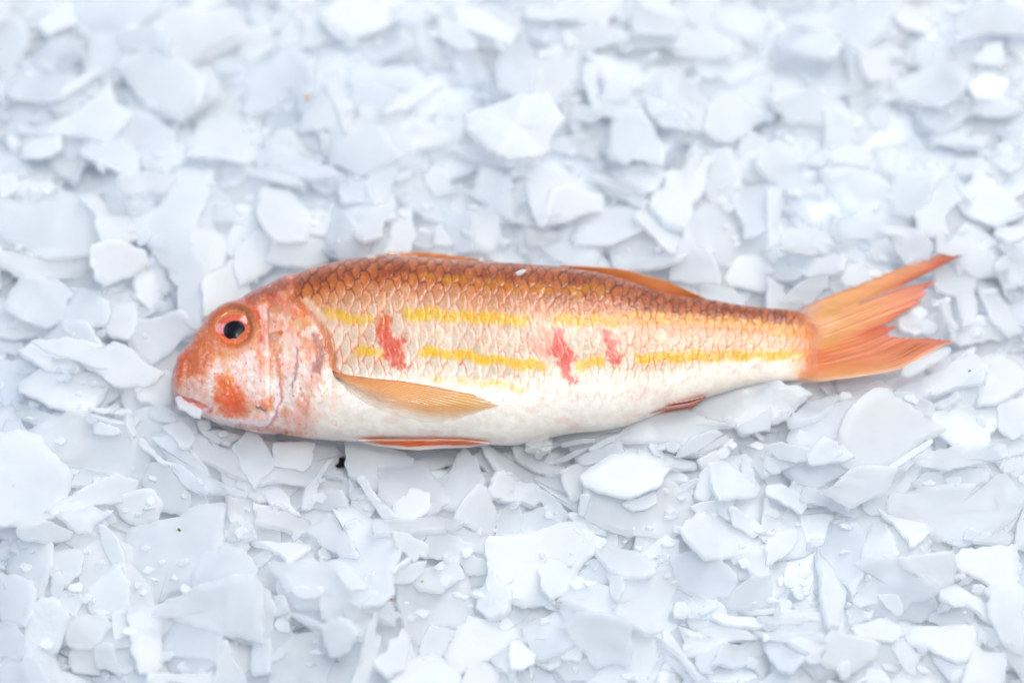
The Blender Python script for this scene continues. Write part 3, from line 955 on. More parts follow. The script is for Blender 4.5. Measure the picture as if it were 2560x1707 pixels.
# ------------------------------------------------------------------ the crushed ice
# flakes as they lie on the photograph, back to front; outlines read tile by tile (tile scale 3.672)
TILES = {"A0": (0, 0), "B0": (640, 0), "C0": (1280, 0), "D0": (1920, 0), "A1": (0, 427), "B1": (640, 300), "C1": (1280, 300),
         "D1": (1920, 427), "A2": (0, 854), "B2": (640, 980), "C2": (1280, 940), "D2": (1920, 854),
         "A3": (0, 1280), "B3": (640, 1280), "C3": (1280, 1280), "D3": (1920, 1280)}
FLAKES = """
A0 f 640,0 1380,0 1390,130 1150,290 900,440 700,270 630,120
A0 f 1700,120 2100,100 2200,300 1700,580 1520,480 1430,240
A0 f 340,480 480,360 700,400 760,520 580,610 360,600
A0 f 480,130 600,20 690,90 640,130 690,220 450,320 370,200
A0 f 1180,1050 1420,1110 1590,1240 1570,1310 1680,1440 1500,1568 1270,1450 1110,1280
A0 f 1870,1150 2350,1060 2350,1370 2250,1470 1770,1420 1780,1300
A0 f 1110,640 1380,470 1640,580 1830,730 1790,960 1650,1085 1370,950 1240,790
A0 f 1120,330 1390,230 1480,300 1540,500 1380,450 1150,440
A0 f 1930,540 2190,525 2240,660 2000,680
A0 s 1730,610 2300,300 2315,340 1940,540
A0 f 100,850 270,660 660,720 640,800 490,930 170,930
A0 s 480,940 900,630 910,680 700,830 520,930
A0 f 850,1290 1110,1280 1260,1430 1220,1590 980,1520 780,1430
A0 f 660,1080 850,950 1000,830 1040,990 1170,1050 1085,1170 960,1290 740,1220 400,1230
A0 f 220,1370 340,1290 530,1270 540,1370 450,1430 240,1460
A0 s 160,1140 440,1230 420,1260 170,1220
A0 s 90,1120 170,1180 180,1420 100,1440
A0 f 0,1400 180,1500 240,1600 0,1640
B0 f 0,680 250,470 390,500 540,600 520,790 270,810 270,900 160,990 0,1060
B0 f 780,0 1360,0 1290,180 900,330 640,140
B0 f 1360,40 1700,0 1710,90 1520,200 1270,170
B0 f 1120,320 1310,310 1440,410 1250,500 1000,540
B0 f 890,650 1380,640 1560,760 1180,840 1130,810 890,780
B0 f 1260,880 1720,790 1580,890 1400,1000 1190,1040
B0 f 910,800 1120,810 1260,840 1200,960 1060,1080 950,1050 890,920
B0 f 1820,100 2000,90 2350,300 2300,400 1900,230
B0 f 1780,480 1990,460 2110,660 2080,760 1880,750
B0 f 1670,170 1880,220 2000,420 1850,440 1700,340
B0 f 1480,240 1540,230 1690,440 1790,640 1500,510
B0 s 560,80 650,140 800,370 720,340 610,200
B0 f 150,200 300,40 340,80 270,200 170,280
B0 f 330,870 400,790 540,830 500,950 440,1030 390,1020 380,920
B0 f 1000,1080 1250,1050 1540,1160 1690,1300 1640,1340 1340,1420 1000,1480 700,1400 650,1240 880,1180
B0 f 460,1040 630,840 760,1040 800,1180 420,1190
B0 s 640,770 700,670 745,690 790,890 850,1180 820,1220 760,1030 660,840
B0 f 1700,920 1900,930 2010,1000 1900,1080 1730,1060
C0 f 150,90 560,0 540,170 170,170
C0 f 630,0 960,0 950,120 860,180 580,180
C0 f 1170,0 1400,0 1570,210 1240,110
C0 f 1140,130 1290,100 1560,220 1480,310 1150,300
C0 f 1500,290 1740,300 1960,370 1980,480 1860,520 1530,520 1430,420
C0 f 960,390 1100,320 1430,380 1420,430 1040,460
C0 s 470,300 520,260 620,390 600,420 500,440
C0 f -120,600 -60,420 60,340 120,380 220,600 180,770 0,770 -100,740
C0 f 780,920 1130,940 1150,1040 1000,1100 850,1060
C0 f 560,980 730,990 830,1060 700,1120 560,1080
C0 s 390,900 540,980 640,1190 560,1220 480,1080
C0 f 660,640 700,600 780,650 790,950 740,980 650,740
C0 f 840,870 870,750 970,670 1110,680 1060,900 840,900
C0 f 1390,770 1420,690 1560,700 1830,1020 1790,1080 1730,1190 1590,1180 1400,930
C0 f 1230,900 1590,1060 1580,1190 1420,1160 1280,1030
C0 s 1850,650 2290,660 2190,740 2000,800
C0 f 2050,850 2350,720 2420,850 2390,1030 2260,1110 2110,970
C0 f 1780,1170 1800,1090 1900,890 2050,890 2110,970 2270,1100 2000,1280 1870,1250
C0 f 960,1080 1180,1050 1280,1220 1370,1360 1340,1500 1230,1490 1100,1440 1050,1500 910,1430 930,1290
C0 f 370,1290 600,1270 720,1280 800,1350 740,1470 650,1420 380,1370
D0 f 1770,180 1900,100 2350,0 2350,290 2090,280 1780,310
D0 f 220,260 510,100 1100,40 1160,70 1000,330 850,480 620,300
D0 f 2010,420 2130,400 2160,600 1880,560
D0 f 1370,430 1600,410 1700,500 1460,640 1360,560
D0 f 860,470 1110,420 1080,740 930,720
D0 f 130,320 330,260 490,265 640,350 580,490 420,500 120,430
D0 f 70,650 180,590 320,740 300,830 60,890
D0 f 0,870 400,820 640,960 520,1140 230,1120 100,1000
D0 f 1350,1000 1560,960 1830,880 1900,1020 1590,1190 1450,1130
D0 f 1940,890 2150,900 2260,950 2350,1000 2140,1060 1900,1040
D0 f 1830,750 2080,670 2180,740 2150,900 1940,890
D0 f 1200,740 1450,640 1560,510 1820,700 1740,850 1560,950 1260,900
D0 f 520,1030 640,1000 760,1090 780,1280 560,1350 540,1210
D0 f 930,1040 1060,950 1130,1080 1080,1190 930,1120
D0 f 1500,1270 1720,1220 1980,1260 1950,1350 1640,1340
D0 f 1930,1440 2010,1400 2300,1530 2200,1580
D0 f 1720,1590 1740,1490 1960,1480 2040,1600
D0 f 590,1400 770,1330 930,1440 980,1510 830,1520 620,1490
D0 s 310,1500 560,1360 570,1420 480,1500
A1 f 0,60 130,60 165,150 60,230 0,230
A1 f 560,230 760,260 930,430 900,690 700,800 500,600
A1 f 20,720 330,760 840,700 780,880 640,980 400,1000 200,960 40,860
A1 f 10,350 290,330 570,270 900,420 950,560 870,690 600,760 340,740 110,620 10,540
A1 f 760,270 910,250 1030,440 1220,420 1280,520 1240,600 960,680 900,420
A1 f 870,700 1100,670 1290,750 1330,850 1250,930 1110,970 980,1040 900,990 860,850
A1 f 700,1080 800,1120 1250,1100 1240,1230 990,1230
A1 f 0,1190 100,1200 300,1380 450,1500 160,1530 0,1500
A1 f 2180,440 2350,470 2350,1000 2200,900 2080,700
A1 f 1880,60 2130,350 2200,460 1880,450 1800,420
A1 f 1240,215 1390,310 1330,380 1220,400 1150,250
A1 f 1120,50 1600,60 1500,210 1240,215 1140,200
A1 f 1280,440 1480,340 1600,50 1890,60 1780,450 1740,700 1560,745 1380,640 1290,540
A1 f 1750,570 1950,560 2050,660 2040,860 1900,950 1810,720
A1 f 1390,640 1540,740 1760,710 1850,850 1940,1000 1850,1240 1820,1380 1640,1270 1640,1030 1560,930 1430,780
A1 f 1900,990 2110,850 2200,920 2270,1150 2150,1230 1880,1300 1890,1100
A1 f 1390,800 1420,800 1500,1000 1510,1100 1420,1250 1320,1200 1250,1050 1290,900
A1 f 110,1200 220,990 500,1040 640,1150 580,1260 640,1330 460,1400 290,1370 100,1270
A1 f 1230,1390 1650,1310 1800,1420 1760,1490 1640,1560 1400,1760 1250,1620
A1 f 1000,1250 1220,1240 1230,1370 1170,1520 1000,1480 940,1400
A1 f 590,1400 690,1180 780,1120 980,1230 960,1400 800,1420 680,1480
A1 f 430,1540 600,1390 780,1400 930,1640 640,1640
B1 f 770,130 1130,90 1300,330 1000,470 700,400
B1 f 0,1020 160,1100 180,1290 60,1400 -120,1500 -160,1200
B1 f 1990,820 2200,820 2230,1060 2160,1190 2050,1180 1990,1050
B1 f 1750,880 1980,870 1985,1190 1830,1190 1780,1050
B1 f 1640,1010 1700,970 1800,1140 1630,1130
B1 f 1500,1010 1610,1100 1600,1180 1450,1150
B1 f 2030,590 2130,430 2350,480 2350,920 2210,830 2000,700
B1 s 1710,270 1830,240 2350,340 2350,450 1950,370
B1 f 1250,640 1500,560 1750,720 1770,960 1550,880 1370,760
B1 f 1550,530 1640,430 1740,470 1790,650 1640,670
B1 f 1000,1090 1280,920 1220,1150 1150,1260 980,1260
B1 f 1280,880 1430,830 1450,1050 1400,1200 1180,1220 1250,1000
B1 f 180,1100 440,1080 590,1110 630,1290 480,1340 150,1300
B1 f 420,870 680,860 680,1060 560,1060 440,1000
B1 f 70,680 300,700 440,900 430,1100 200,1100 20,900
B1 f 690,880 800,860 1020,1090 960,1240 800,1260 670,1070
B1 f 840,820 1130,720 1250,690 1260,920 1160,930 1150,1050 1000,1080 920,950
B1 f 770,640 800,520 870,480 960,490 1020,600 1030,720 800,740
B1 s 1040,480 1230,370 1580,410 1570,460 1260,460 1030,510
B1 s 1290,500 1430,480 1420,530 1280,570
B1 f 1020,560 1310,440 1250,600 1200,730 1080,730
B1 f 360,290 500,300 640,330 610,390 560,410
B1 f 420,560 560,540 730,490 800,510 790,570 660,670 610,650
B1 f 0,320 240,260 360,300 460,370 720,480 620,520 410,510 220,440 0,430
B1 s 20,430 220,440 410,510 400,560 150,500
B1 s -120,430 0,450 420,570 410,605 0,530 -130,470
C0 c -440,1050 -300,1000 -100,940 120,870 320,850 470,1080 400,1210 350,1400 260,1460 0,1480 -200,1390 -420,1200
C1 f 960,490 1180,440 1390,500 1320,640 1240,660 1020,570
C1 f 1770,490 1790,290 1990,300 2080,520 2060,720 1900,800 1780,620
C1 f 2080,400 2200,300 2350,450 2350,570 2220,570 2100,520
C1 f 140,1000 330,990 440,1080 330,1140 160,1140
C1 f 300,1160 480,1130 800,1160 720,1320 500,1330 380,1240
C1 f 2110,1160 2200,1040 2350,1080 2350,1270 2200,1260 2060,1280
C1 f 2050,660 2350,640 2350,1000 2250,1050 2130,1060 2080,850
C1 s 830,630 1250,740 1200,830 900,700
C1 s 700,490 780,500 1200,630 1230,700 1100,680 850,590
C1 f 200,460 420,445 620,580 780,690 800,840 650,850 340,930 330,860 390,650 390,600 140,560
C1 f 130,570 385,590 330,870 295,960 250,950 180,790
C1 f 330,880 400,640 600,640 780,700 790,840 600,880 350,930
C1 f 960,1210 1060,1080 1170,1060 1160,970 1540,1200 1570,1300 1490,1370 1000,1370
C1 f 600,1060 730,880 900,840 1060,840 1150,1000 1160,1040 1060,1080 880,1150 620,1140
C1 f 1160,870 1320,870 1560,1010 1640,1110 1560,1260 1420,1180 1250,1020
C1 c 1260,740 1400,640 1390,510 1460,470 1560,490 1600,350 1690,240 1790,280 1760,640 1670,760 1640,900 1560,1010 1400,960 1330,870
C1 f 1480,1380 1560,1150 1640,1120 1870,1350 1880,1500 1620,1490 1470,1450
C1 f 1640,900 1850,790 1980,870 2090,1080 2040,1230 1970,1310 1850,1260 1640,1110
C1 f 1980,1430 2110,1270 2260,1270 2350,1350 2350,1568 2000,1500
D0 f 100,1200 310,1310 310,1490 200,1500 60,1330
D0 f -70,1490 0,1370 60,1320 200,1420 330,1570 390,1740 200,1770 100,1690 -40,1560
D1 f 530,70 640,10 930,50 1150,160 1160,330 1050,480 960,470 870,430 720,330
D1 f 1920,40 2200,260 2330,380 2080,500 1850,400 1780,300
D1 f 1740,60 1900,230 1860,280 1780,200
D1 f 1160,100 1200,30 1480,0 1490,50 1450,360 1290,390 1160,340
D1 f 1640,60 1700,60 1790,210 1660,340 1650,550 1400,540 1380,380 1500,300
D1 f 130,380 190,210 330,300 400,480 190,390
D1 f 0,200 110,210 110,380 70,560 150,640 0,700
D1 f 550,560 620,450 720,400 700,520 640,650
D1 s 370,500 560,360 600,410 500,520
D1 f 960,700 1180,620 1270,740 1260,850 1000,830
D1 f 730,480 870,440 1000,500 1310,540 1450,650 1440,780 1260,860 1180,620 740,630
D1 f 210,920 260,830 690,790 680,950 560,960
D1 f 60,980 110,820 230,930 310,930 260,1000
D1 f 150,600 180,570 520,530 500,780 440,740 300,830 220,780 120,800
D1 f 0,1000 130,1080 150,1170 300,1250 0,1270
D1 f 690,1010 720,890 860,880 1110,940 1000,1000 800,1060
D1 f 150,1190 330,1030 530,980 530,1060 450,1140 400,1210
D1 f 2120,700 2310,680 2350,760 2350,1050 2220,1000 2200,800
D1 s 2090,510 2350,520 2350,600 2200,650 2080,590
D1 f 1560,620 1600,590 1640,670 1800,680 1800,760 1560,740
D1 f 1660,700 1860,660 1990,720 2070,910 1890,960 1750,830
D1 f 2080,870 2200,760 2200,880 2110,920
D1 f 1130,1500 1180,1410 1560,1300 1680,1480 1600,1568 1200,1540
D1 f 1700,1420 2200,1400 2250,1560 1800,1600 1720,1540
D1 f 1580,920 1720,870 1860,930 1900,1000 1880,1130 1880,1340 1790,1370 1740,1150 1580,1100
D1 f 1930,1010 2090,1110 2300,1450 2200,1470 2050,1350 1960,1170
D1 s 1580,1210 1650,1230 1740,1480 1680,1430
D1 w 1240,1330 1380,1250 1480,1290 1500,1400 1560,1440 1480,1520 1250,1500 1180,1440
A2 f 0,200 220,200 330,260 220,420 200,510 150,570 40,560
A2 f 0,0 190,10 200,80 130,125 0,100
A2 f 1410,230 1580,80 1660,170 1590,330 1480,310
A2 f 210,110 400,0 570,140 700,200 720,290 560,270 430,250
A2 f 340,20 600,-20 930,70 1030,60 1050,270 820,220 570,140 450,100
A2 f 720,690 900,520 1050,400 1070,500 960,590 820,620
A2 f 240,400 400,290 970,330 980,400 890,520 760,650 600,610 420,540 240,470
A2 f 820,220 1050,40 1240,130 1460,280 1390,370 1330,400 1080,400 980,310
A2 f 1270,500 1380,380 1530,310 1590,420 1550,540 1470,580 1400,560 1300,550
A2 f 1380,620 1440,580 1620,650 1650,720 1500,730 1400,690
A2 f 150,570 390,660 530,720 490,790 380,800 200,700
A2 f 620,1140 960,1180 1060,1220 850,1280 640,1330 590,1210
A2 f 270,880 480,790 790,680 1150,770 1210,900 1300,1060 1370,1180 1360,1250 1130,1260 960,1180 690,1120 550,1070 420,930
A2 s 810,600 1190,620 1230,680 1000,660 820,640
A2 s 850,660 1150,750 1130,775 840,690
A2 f 860,760 1000,760 1090,840 870,840
A2 s 1150,650 1190,650 1250,880 1210,890 1150,740
A2 f 780,700 860,690 890,740 830,760
A2 f 60,750 150,740 210,900 100,960 30,900
A2 f 200,900 370,940 540,1140 620,1250 560,1500 480,1568 300,1640 0,1640 0,900 100,930
A2 f 480,1540 820,1330 1020,1240 1220,1300 1190,1390 1090,1480 850,1500 700,1560
A2 f 1640,710 1750,700 1800,750 1810,860 1720,840
A2 f 1820,740 1910,710 1930,790 1850,830
A2 f 1870,830 2010,810 2190,850 2100,930 2000,940
A2 f 1340,880 1500,830 1580,1000 1540,1090 1380,950
A2 f 1560,1010 1700,960 1850,1080 1930,1250 2300,1420 2260,1460 1900,1380 1720,1250
A2 f 1790,930 1860,870 2060,1000 2200,1060 2240,1150 2230,1230 1850,1070
A2 f 1510,800 1640,760 1740,830 1780,890 1730,980 1640,960 1560,850
A2 f 1470,860 1560,840 1650,980 1560,1000 1480,930
A2 f 2160,990 2340,810 2370,880 2500,1090 2480,1160 2350,1330 2240,1150
A2 f 1740,1400 1850,1400 1900,1480 1760,1550 1730,1480
A2 f 1570,1130 1700,1170 1920,1370 1860,1390 1680,1310
A2 f 1360,1240 1390,1160 1560,1140 1660,1280 1730,1450 1680,1568 1450,1530 1350,1420
A2 s 1280,900 1330,900 1560,1140 1480,1130 1280,960
A2 f 1080,1480 1230,1390 1390,1380 1470,1500 1420,1640 1250,1660 1130,1600
A2 o 1600,540 1640,510 1860,640 1850,720 1780,700 1630,620
A2 f 1960,690 2030,680 2150,790 2080,790 1990,740
B2 f 2010,600 2100,550 2350,600 2350,800 2180,750 2070,670
B2 f 550,940 780,910 830,1050 700,1080 520,1060
B2 f 360,1110 620,1060 790,1080 780,1200 560,1230 380,1180
B2 f 80,920 180,870 300,1020 390,1130 270,1080 150,1040
B2 f 580,770 710,650 800,780 690,780
B2 f 190,690 480,500 660,500 780,590 720,640 600,740 470,850 110,820
B2 f 190,480 430,470 520,490 490,640 440,700 180,660
B2 s 470,860 590,720 700,600 690,650 610,720 560,880 520,1060 420,1070 440,930
B2 f 1410,540 1860,560 1880,640 1640,700 1400,650
B2 f 870,460 960,450 1200,540 1400,620 1390,680 1160,700 1150,880 1080,860 920,780
B2 f 1700,920 1800,740 1900,560 2020,640 2070,800 2010,920 1850,1050 1720,1030
B2 f 1160,700 1310,650 1520,690 1700,900 1710,1000 1580,1080 1500,1160 1320,1150 1160,960 1180,790
B2 f 1280,1040 1430,910 1580,950 1570,1080 1440,1160 1330,1160
B2 f 860,770 890,760 960,920 1070,980 1060,1090 990,1180 880,1100 870,900
B2 s 920,780 1000,770 1310,1150 1200,1180 1060,980
B2 f 1830,1150 2030,870 2100,900 2200,1120 2130,1310 1920,1210
B2 f 760,1060 820,1050 1080,1200 1100,1300 880,1270 780,1150
B2 f 0,1010 160,1050 260,1080 250,1120 0,1090
B3 f 800,130 1050,180 1280,260 1300,380 1230,540 1270,740 1180,850 960,840 720,500 900,400
B2 s 0,1090 250,1120 480,1190 520,1250 480,1310 250,1260 0,1210
B2 f 490,1300 680,1150 760,1200 920,1510 780,1490 600,1380
B2 f 1690,1280 1850,1260 2250,1380 2200,1480 1960,1440
B2 f 1570,1380 1690,1270 1960,1400 1950,1480 1700,1530 1560,1500
B2 s 1100,1180 1340,1180 1650,1140 1910,1220 1860,1250 1700,1260 1750,1280 1100,1310
B2 f 1270,1300 1400,1310 1560,1400 1540,1490 1440,1550 1310,1420
C2 f -230,700 250,950 600,1240 560,1280 400,1100 220,1010 -100,900
C2 f 230,940 480,920 540,1060 420,1040
C2 f 30,680 100,680 500,850 510,900 300,910 60,770
C2 c -230,1045 -130,870 0,900 220,1020 240,1170 200,1220 0,1150 -200,1100
C2 f 230,1030 330,1080 500,1250 480,1340 330,1260
C2 s 380,760 560,690 740,640 500,780
C2 s 390,580 500,540 970,470 970,510 760,570 480,600
C2 s 460,620 750,570 760,600 480,660
C2 s 700,660 1020,510 1030,550 720,690
C2 s 610,760 990,600 1030,690 650,820
C2 f 1690,290 1830,190 2350,60 2440,80 2580,120 2680,175 2550,300 2480,390 2150,520 2080,450 1830,400
C2 f 1030,550 1200,400 1400,330 1650,380 1960,440 1700,540 1600,620 1490,590 1140,590
C2 f 2080,450 2350,300 2350,490 2150,520
C2 s 1560,750 1960,550 1990,590 1700,720
C2 s 1500,740 1640,560 1860,490 1930,530 1620,720
C2 s 1520,1110 1660,1040 1670,1090 1570,1130
C2 s 1460,1060 1700,930 1720,970 1520,1100
C2 s 1350,920 1480,870 1610,930 1610,980 1370,960
C2 f 460,880 730,800 720,980 660,1080 550,1130 500,1020
C2 f 690,1220 750,1040 1100,1080 1380,980 1620,1230 1500,1400 1350,1490 1100,1440 1000,1420 850,1370
C2 f 1030,1170 1300,1080 1310,1170 1130,1230
C2 f 720,870 1050,700 1300,710 1630,770 1620,820 1400,880 1340,990 1110,1070 850,1010
C2 s 640,1080 720,1080 660,1290 610,1280
C2 f 1720,760 2000,590 2000,640 1930,760 1760,840
C2 f 2110,720 2220,900 2230,990 2110,900
C2 f 2110,700 2240,640 2350,660 2350,890 2280,910 2200,790
C2 f 1690,1100 1720,920 1830,830 1860,1040 1770,1140
C2 f 1660,1190 1880,1140 1870,1260 1760,1300
C2 f 1830,790 1870,760 2230,1000 2200,1080 1900,1130 1860,1040
C2 f 90,1430 120,1280 310,1210 460,1380 300,1430 150,1480
C2 f 0,1170 90,1300 60,1420 0,1470 -130,1460 -100,1250
C2 f 530,1290 590,1270 830,1400 850,1470 700,1430
D2 f 1720,450 1940,400 2000,510 2150,500 2080,560 1750,640
D2 f 1990,200 2200,120 2350,250 2350,400 2140,500 1970,490
D2 f 1460,350 1860,140 2000,230 1990,290 1700,420 1480,500
D2 f 1480,220 1870,80 1860,130 1650,260 1500,250
D2 s 1440,520 1780,400 1990,250 2000,330 1980,390 1460,550
D2 f 1480,590 1730,480 1740,540 1640,590
D2 f 1200,460 1400,370 1480,440 1460,480 1380,510
D2 f 1080,400 1340,300 1430,330 1400,370 1170,450
D2 f 670,340 1000,280 1100,310 970,430 730,480 660,450
D2 f 1140,480 1300,470 1510,580 1480,680 1250,620
D2 f 1980,940 2200,900 2350,900 2350,1000 2150,1080 2100,990
D2 f 1500,700 1750,650 2130,600 2100,740 2000,880 1970,990 1800,980 1560,820
D2 f 2140,560 2350,510 2350,830 2240,880 2130,800
D2 f 230,870 280,760 620,620 790,610 700,860 540,900 440,980 240,930
D2 s 180,740 350,580 640,490 650,520 430,720 200,770
D2 f 730,500 1030,390 1120,470 1090,500 800,640 760,570
D2 f 0,950 240,950 430,1000 380,1080 100,1060 0,1000
D2 f 0,1070 320,1080 340,1130 0,1220
D2 f 190,1190 420,1110 740,1080 800,1150 430,1330
D2 f 400,1000 520,890 660,940 760,1060 400,1110
D2 f 700,870 720,740 860,580 1080,500 1240,620 1540,820 1350,900 1200,1020 1010,1160 860,1160 740,1080 690,960
D2 f 860,1450 1060,1360 1350,1130 1360,1230 1220,1400 1180,1550 950,1560
D2 s 1090,1150 1490,900 1510,930 1260,1110 1130,1200
D2 f 1360,1120 1530,1030 1740,950 2100,1000 2120,1090 1840,1130 1420,1160
D2 f 460,1340 600,1340 780,1180 900,1150 1110,1170 1130,1200 1030,1390 860,1450 720,1480
D2 f 0,1340 120,1310 340,1440 280,1568 0,1400
D2 f 350,1470 400,1340 700,1480 820,1540 780,1600
D2 f 2130,1120 2300,1070 2350,1150 2300,1230 2150,1180
D2 f 1620,1290 1870,1170 1980,1190 2010,1270 1760,1340
D2 f 1330,1290 1450,1210 1560,1200 1640,1330 1480,1370
D2 f 1220,1400 1480,1350 1650,1350 1900,1320 2100,1250 2200,1380 2260,1480 2150,1640 1800,1820 1520,1780 1400,1640 1200,1568
D2 o 1210,300 1240,240 1640,40 1690,60 1650,130 1300,320
B3 f 200,520 330,510 760,500 1000,700 1190,880 1180,1010 1080,960 1000,1160 840,1000 620,960 600,760 390,760
B3 f 0,280 400,310 470,330 290,460 130,330
B3 f 340,680 600,690 600,760 400,770
B3 f 750,560 860,500 1010,690 870,720
B3 s 0,440 130,375 165,400 60,500 0,530
B3 f 1870,400 1940,390 2130,450 2100,560 1950,560
B3 f 1330,680 1400,640 1880,640 1930,1000 1880,1060 1620,1030 1520,1190 1400,1060 1330,850
B3 f 1680,480 1850,410 1900,600 1780,680 1670,600
B3 f 1420,600 1640,540 1700,740 1520,700
B3 f 1270,640 1300,540 1550,460 1510,570 1380,640
B3 s 1240,540 1400,430 1430,450 1260,590
B3 f 160,780 240,780 310,930 290,1020 230,1060 170,900
B3 f 140,970 330,1140 270,1280 150,1360 60,1150
B3 f -200,620 0,650 120,760 200,920 140,980 150,1080 0,1180 -250,1100
B3 f 140,1360 330,1150 560,1140 690,1310 600,1568 150,1568
B3 f 620,1060 830,1000 940,1120 840,1270 700,1300
B3 s 310,930 400,930 650,1030 620,1060 380,980
B3 f 1000,1170 1090,980 1080,1350 1000,1568 880,1568
B3 f 1090,1370 1200,1290 1330,1100 1400,1180 1350,1430 1230,1500
B3 f 1530,1280 1610,1050 1680,1080 1870,1130 1840,1230 1700,1310
B3 f 1260,1568 1440,1370 1650,1330 1800,1400 1860,1568
B3 f 1950,990 2180,1020 2350,1090 2350,1170 2160,1310 1870,1460 1770,1290 1880,1080
B3 f 1880,1560 1950,1430 2100,1400 2200,1480 2180,1568
B3 f 2170,1320 2350,1250 2350,1510 2200,1400
B3 f 0,1200 60,1170 140,1180 130,1450 0,1480
C3 f -150,300 200,220 480,165 610,190 760,320 740,390 570,550 300,800 100,800 -150,700
C3 s 550,150 620,150 770,240 730,280
C3 f 560,640 640,560 840,430 880,620 740,660
C3 f 270,740 310,730 400,830 430,900 300,860
C3 c -310,900 -310,740 -250,650 -150,560 0,800 -20,880 -220,990
C3 f 250,540 330,450 540,520 570,610 520,680 370,780 290,690
C3 f 1180,410 1400,230 1520,280 1510,420 1470,560 1300,490
C3 f 1500,420 1640,400 1870,420 2020,560 2030,640 1990,770 1680,740 1560,700
C3 f 1560,190 1760,60 1870,70 2290,290 2280,370 2110,380 1800,410 1620,270
C3 f 2000,0 2040,-40 2240,100 2300,180 2200,220 2040,120
C3 f 450,850 500,660 730,670 870,720 960,830 960,970 700,900 480,820
C3 f 450,880 500,820 900,950 600,1000 510,1050
C3 f 1060,1050 1250,1100 1300,1250 1310,1370 1260,1500 1050,1490 860,1440 1060,1380
C3 f 980,920 1030,840 1020,600 1280,560 1490,550 1450,740 1440,850 1360,1040 1250,1080 1100,1000 1000,930
C3 f 880,600 1010,600 1030,690 1000,820 930,760
C3 f 830,280 940,330 1060,370 1280,490 1280,580 1200,600 1010,570 840,460
C3 f 450,1230 560,1210 640,1260 600,1380 470,1360
C3 f 510,1060 640,940 980,980 1060,1060 1070,1250 1050,1380 800,1390 620,1200
C3 f 110,1080 270,1000 420,990 570,1190 450,1280 290,1330 190,1250
C3 f 310,1350 390,1320 540,1390 700,1350 810,1490 700,1550 500,1540 400,1440
C3 f 0,1220 80,1200 200,1330 180,1400 0,1410
C3 f 860,1440 1020,1450 1030,1568 700,1568
C3 f 1560,1040 1640,1160 1840,1080 1900,1060 2210,1140 2190,1180 1930,1200 1900,1280 1750,1270 1640,1310
C3 s 1360,1230 1560,1400 1750,1568 1600,1568 1400,1330
C3 s 1360,1110 1420,1110 1800,1568 1720,1568 1360,1190
C3 s 1380,1330 1400,1350 1300,1568 1230,1568
C3 s 1700,920 1880,790 1900,850 1760,960
C3 f 2100,390 2350,330 2350,570 2230,580
C3 f 2010,850 2070,700 2200,610 2350,640 2350,850 2200,880
C3 f 1700,1330 1900,1270 1830,1400 1860,1480 1740,1450
C3 f 1840,1390 1960,1190 2100,1230 2230,1200 2250,1320 2110,1400
C3 s 1820,970 1890,940 2200,980 2350,1060 2200,1080 1950,1040
D3 f 0,1200 130,1200 320,1330 220,1460 100,1420 0,1300
D3 s -280,900 0,885 430,880 445,930 -200,950
D3 s -100,960 0,950 440,960 460,1000 300,1040 0,1030
D3 s -130,1095 0,1095 520,1110 510,1190 0,1170
D3 s 190,1170 250,1160 530,1240 490,1300 380,1300 200,1220
D3 f 0,260 240,170 270,260 180,370 0,470
D3 f 160,560 350,500 400,600 340,750 230,720
D3 f 1040,0 1200,60 1460,130 1430,230 1310,320 1230,200
D3 f 870,440 900,330 980,130 1090,160 1180,390 1130,430 960,460
D3 f 530,330 590,150 760,120 870,300 850,560 770,720 700,630 600,560 520,400
D3 f 1690,490 1800,380 2100,340 2240,350 2270,560 2200,690 2080,700 1930,590
D3 f 1230,430 1440,400 1660,370 1690,470 1670,640 1560,680 1300,530
D3 f 1200,820 1500,750 1530,870 1480,960 1380,1000 1200,950
D3 f 820,820 970,610 850,490 960,460 1130,440 1250,500 1550,700 1480,760 1300,800 1230,870 1220,930 1120,960 930,910
D3 f 1030,770 1190,770 1240,900 1200,950 1100,880
D3 f 720,930 780,830 890,920 880,1000 750,1010
D3 s 440,380 490,420 690,720 700,830 640,1050 540,1040 490,700 460,560
D3 f 1500,990 1640,850 1830,840 1870,920 1840,1060 1700,1080
D3 f 1640,680 1760,700 2080,910 2050,1000 1860,860 1620,800
D3 f 1830,990 2110,1070 2230,1210 2030,1230
D3 f 2030,720 2250,680 2350,750 2350,1250 2250,1220 2110,1050 2050,900
D3 f 800,1060 1130,980 1220,1130 1130,1190 850,1140
D3 f 1150,1280 1210,1180 1390,1310 1350,1490 1270,1460
D3 f 520,1200 600,1090 800,1150 980,1210 960,1320 780,1440 640,1430 500,1370 550,1280
D3 f 1300,1170 1340,1090 1600,1090 1900,1070 1930,1160 1870,1300 1780,1350 1640,1330 1350,1220
D3 f 1830,1400 1900,1260 1940,1260 2000,1310 2150,1310 2130,1560 1800,1560
D3 f 820,1568 930,1440 1050,1460 1110,1568
A3 f 190,150 400,80 640,170 560,260 240,250
A3 f 540,30 850,-40 990,20 870,100 840,190 710,180
A3 f 460,400 680,360 750,400 730,560 600,660 470,560
A3 f 530,800 690,690 750,800 700,950 560,900
A3 f 110,430 140,290 260,250 370,240 440,300 440,500 330,740 200,660 90,530
A3 f 490,560 560,550 580,640 560,720 500,810 470,700
A3 f 0,600 150,600 280,650 300,720 280,930 240,1010 60,980 0,900
A3 f 2020,200 2300,110 2350,250 2130,260
A3 f 1200,280 1330,160 1640,100 1780,0 2000,0 1990,350 1810,560 1700,660 1560,680 1430,850 1350,690 1210,520
A3 s 910,120 960,110 1090,250 1150,500 1050,510 930,260
A3 f 1090,510 1240,540 1380,700 1410,860 1180,880 1170,700
A3 f 840,740 1070,520 1160,650 1180,910 1000,950 860,900
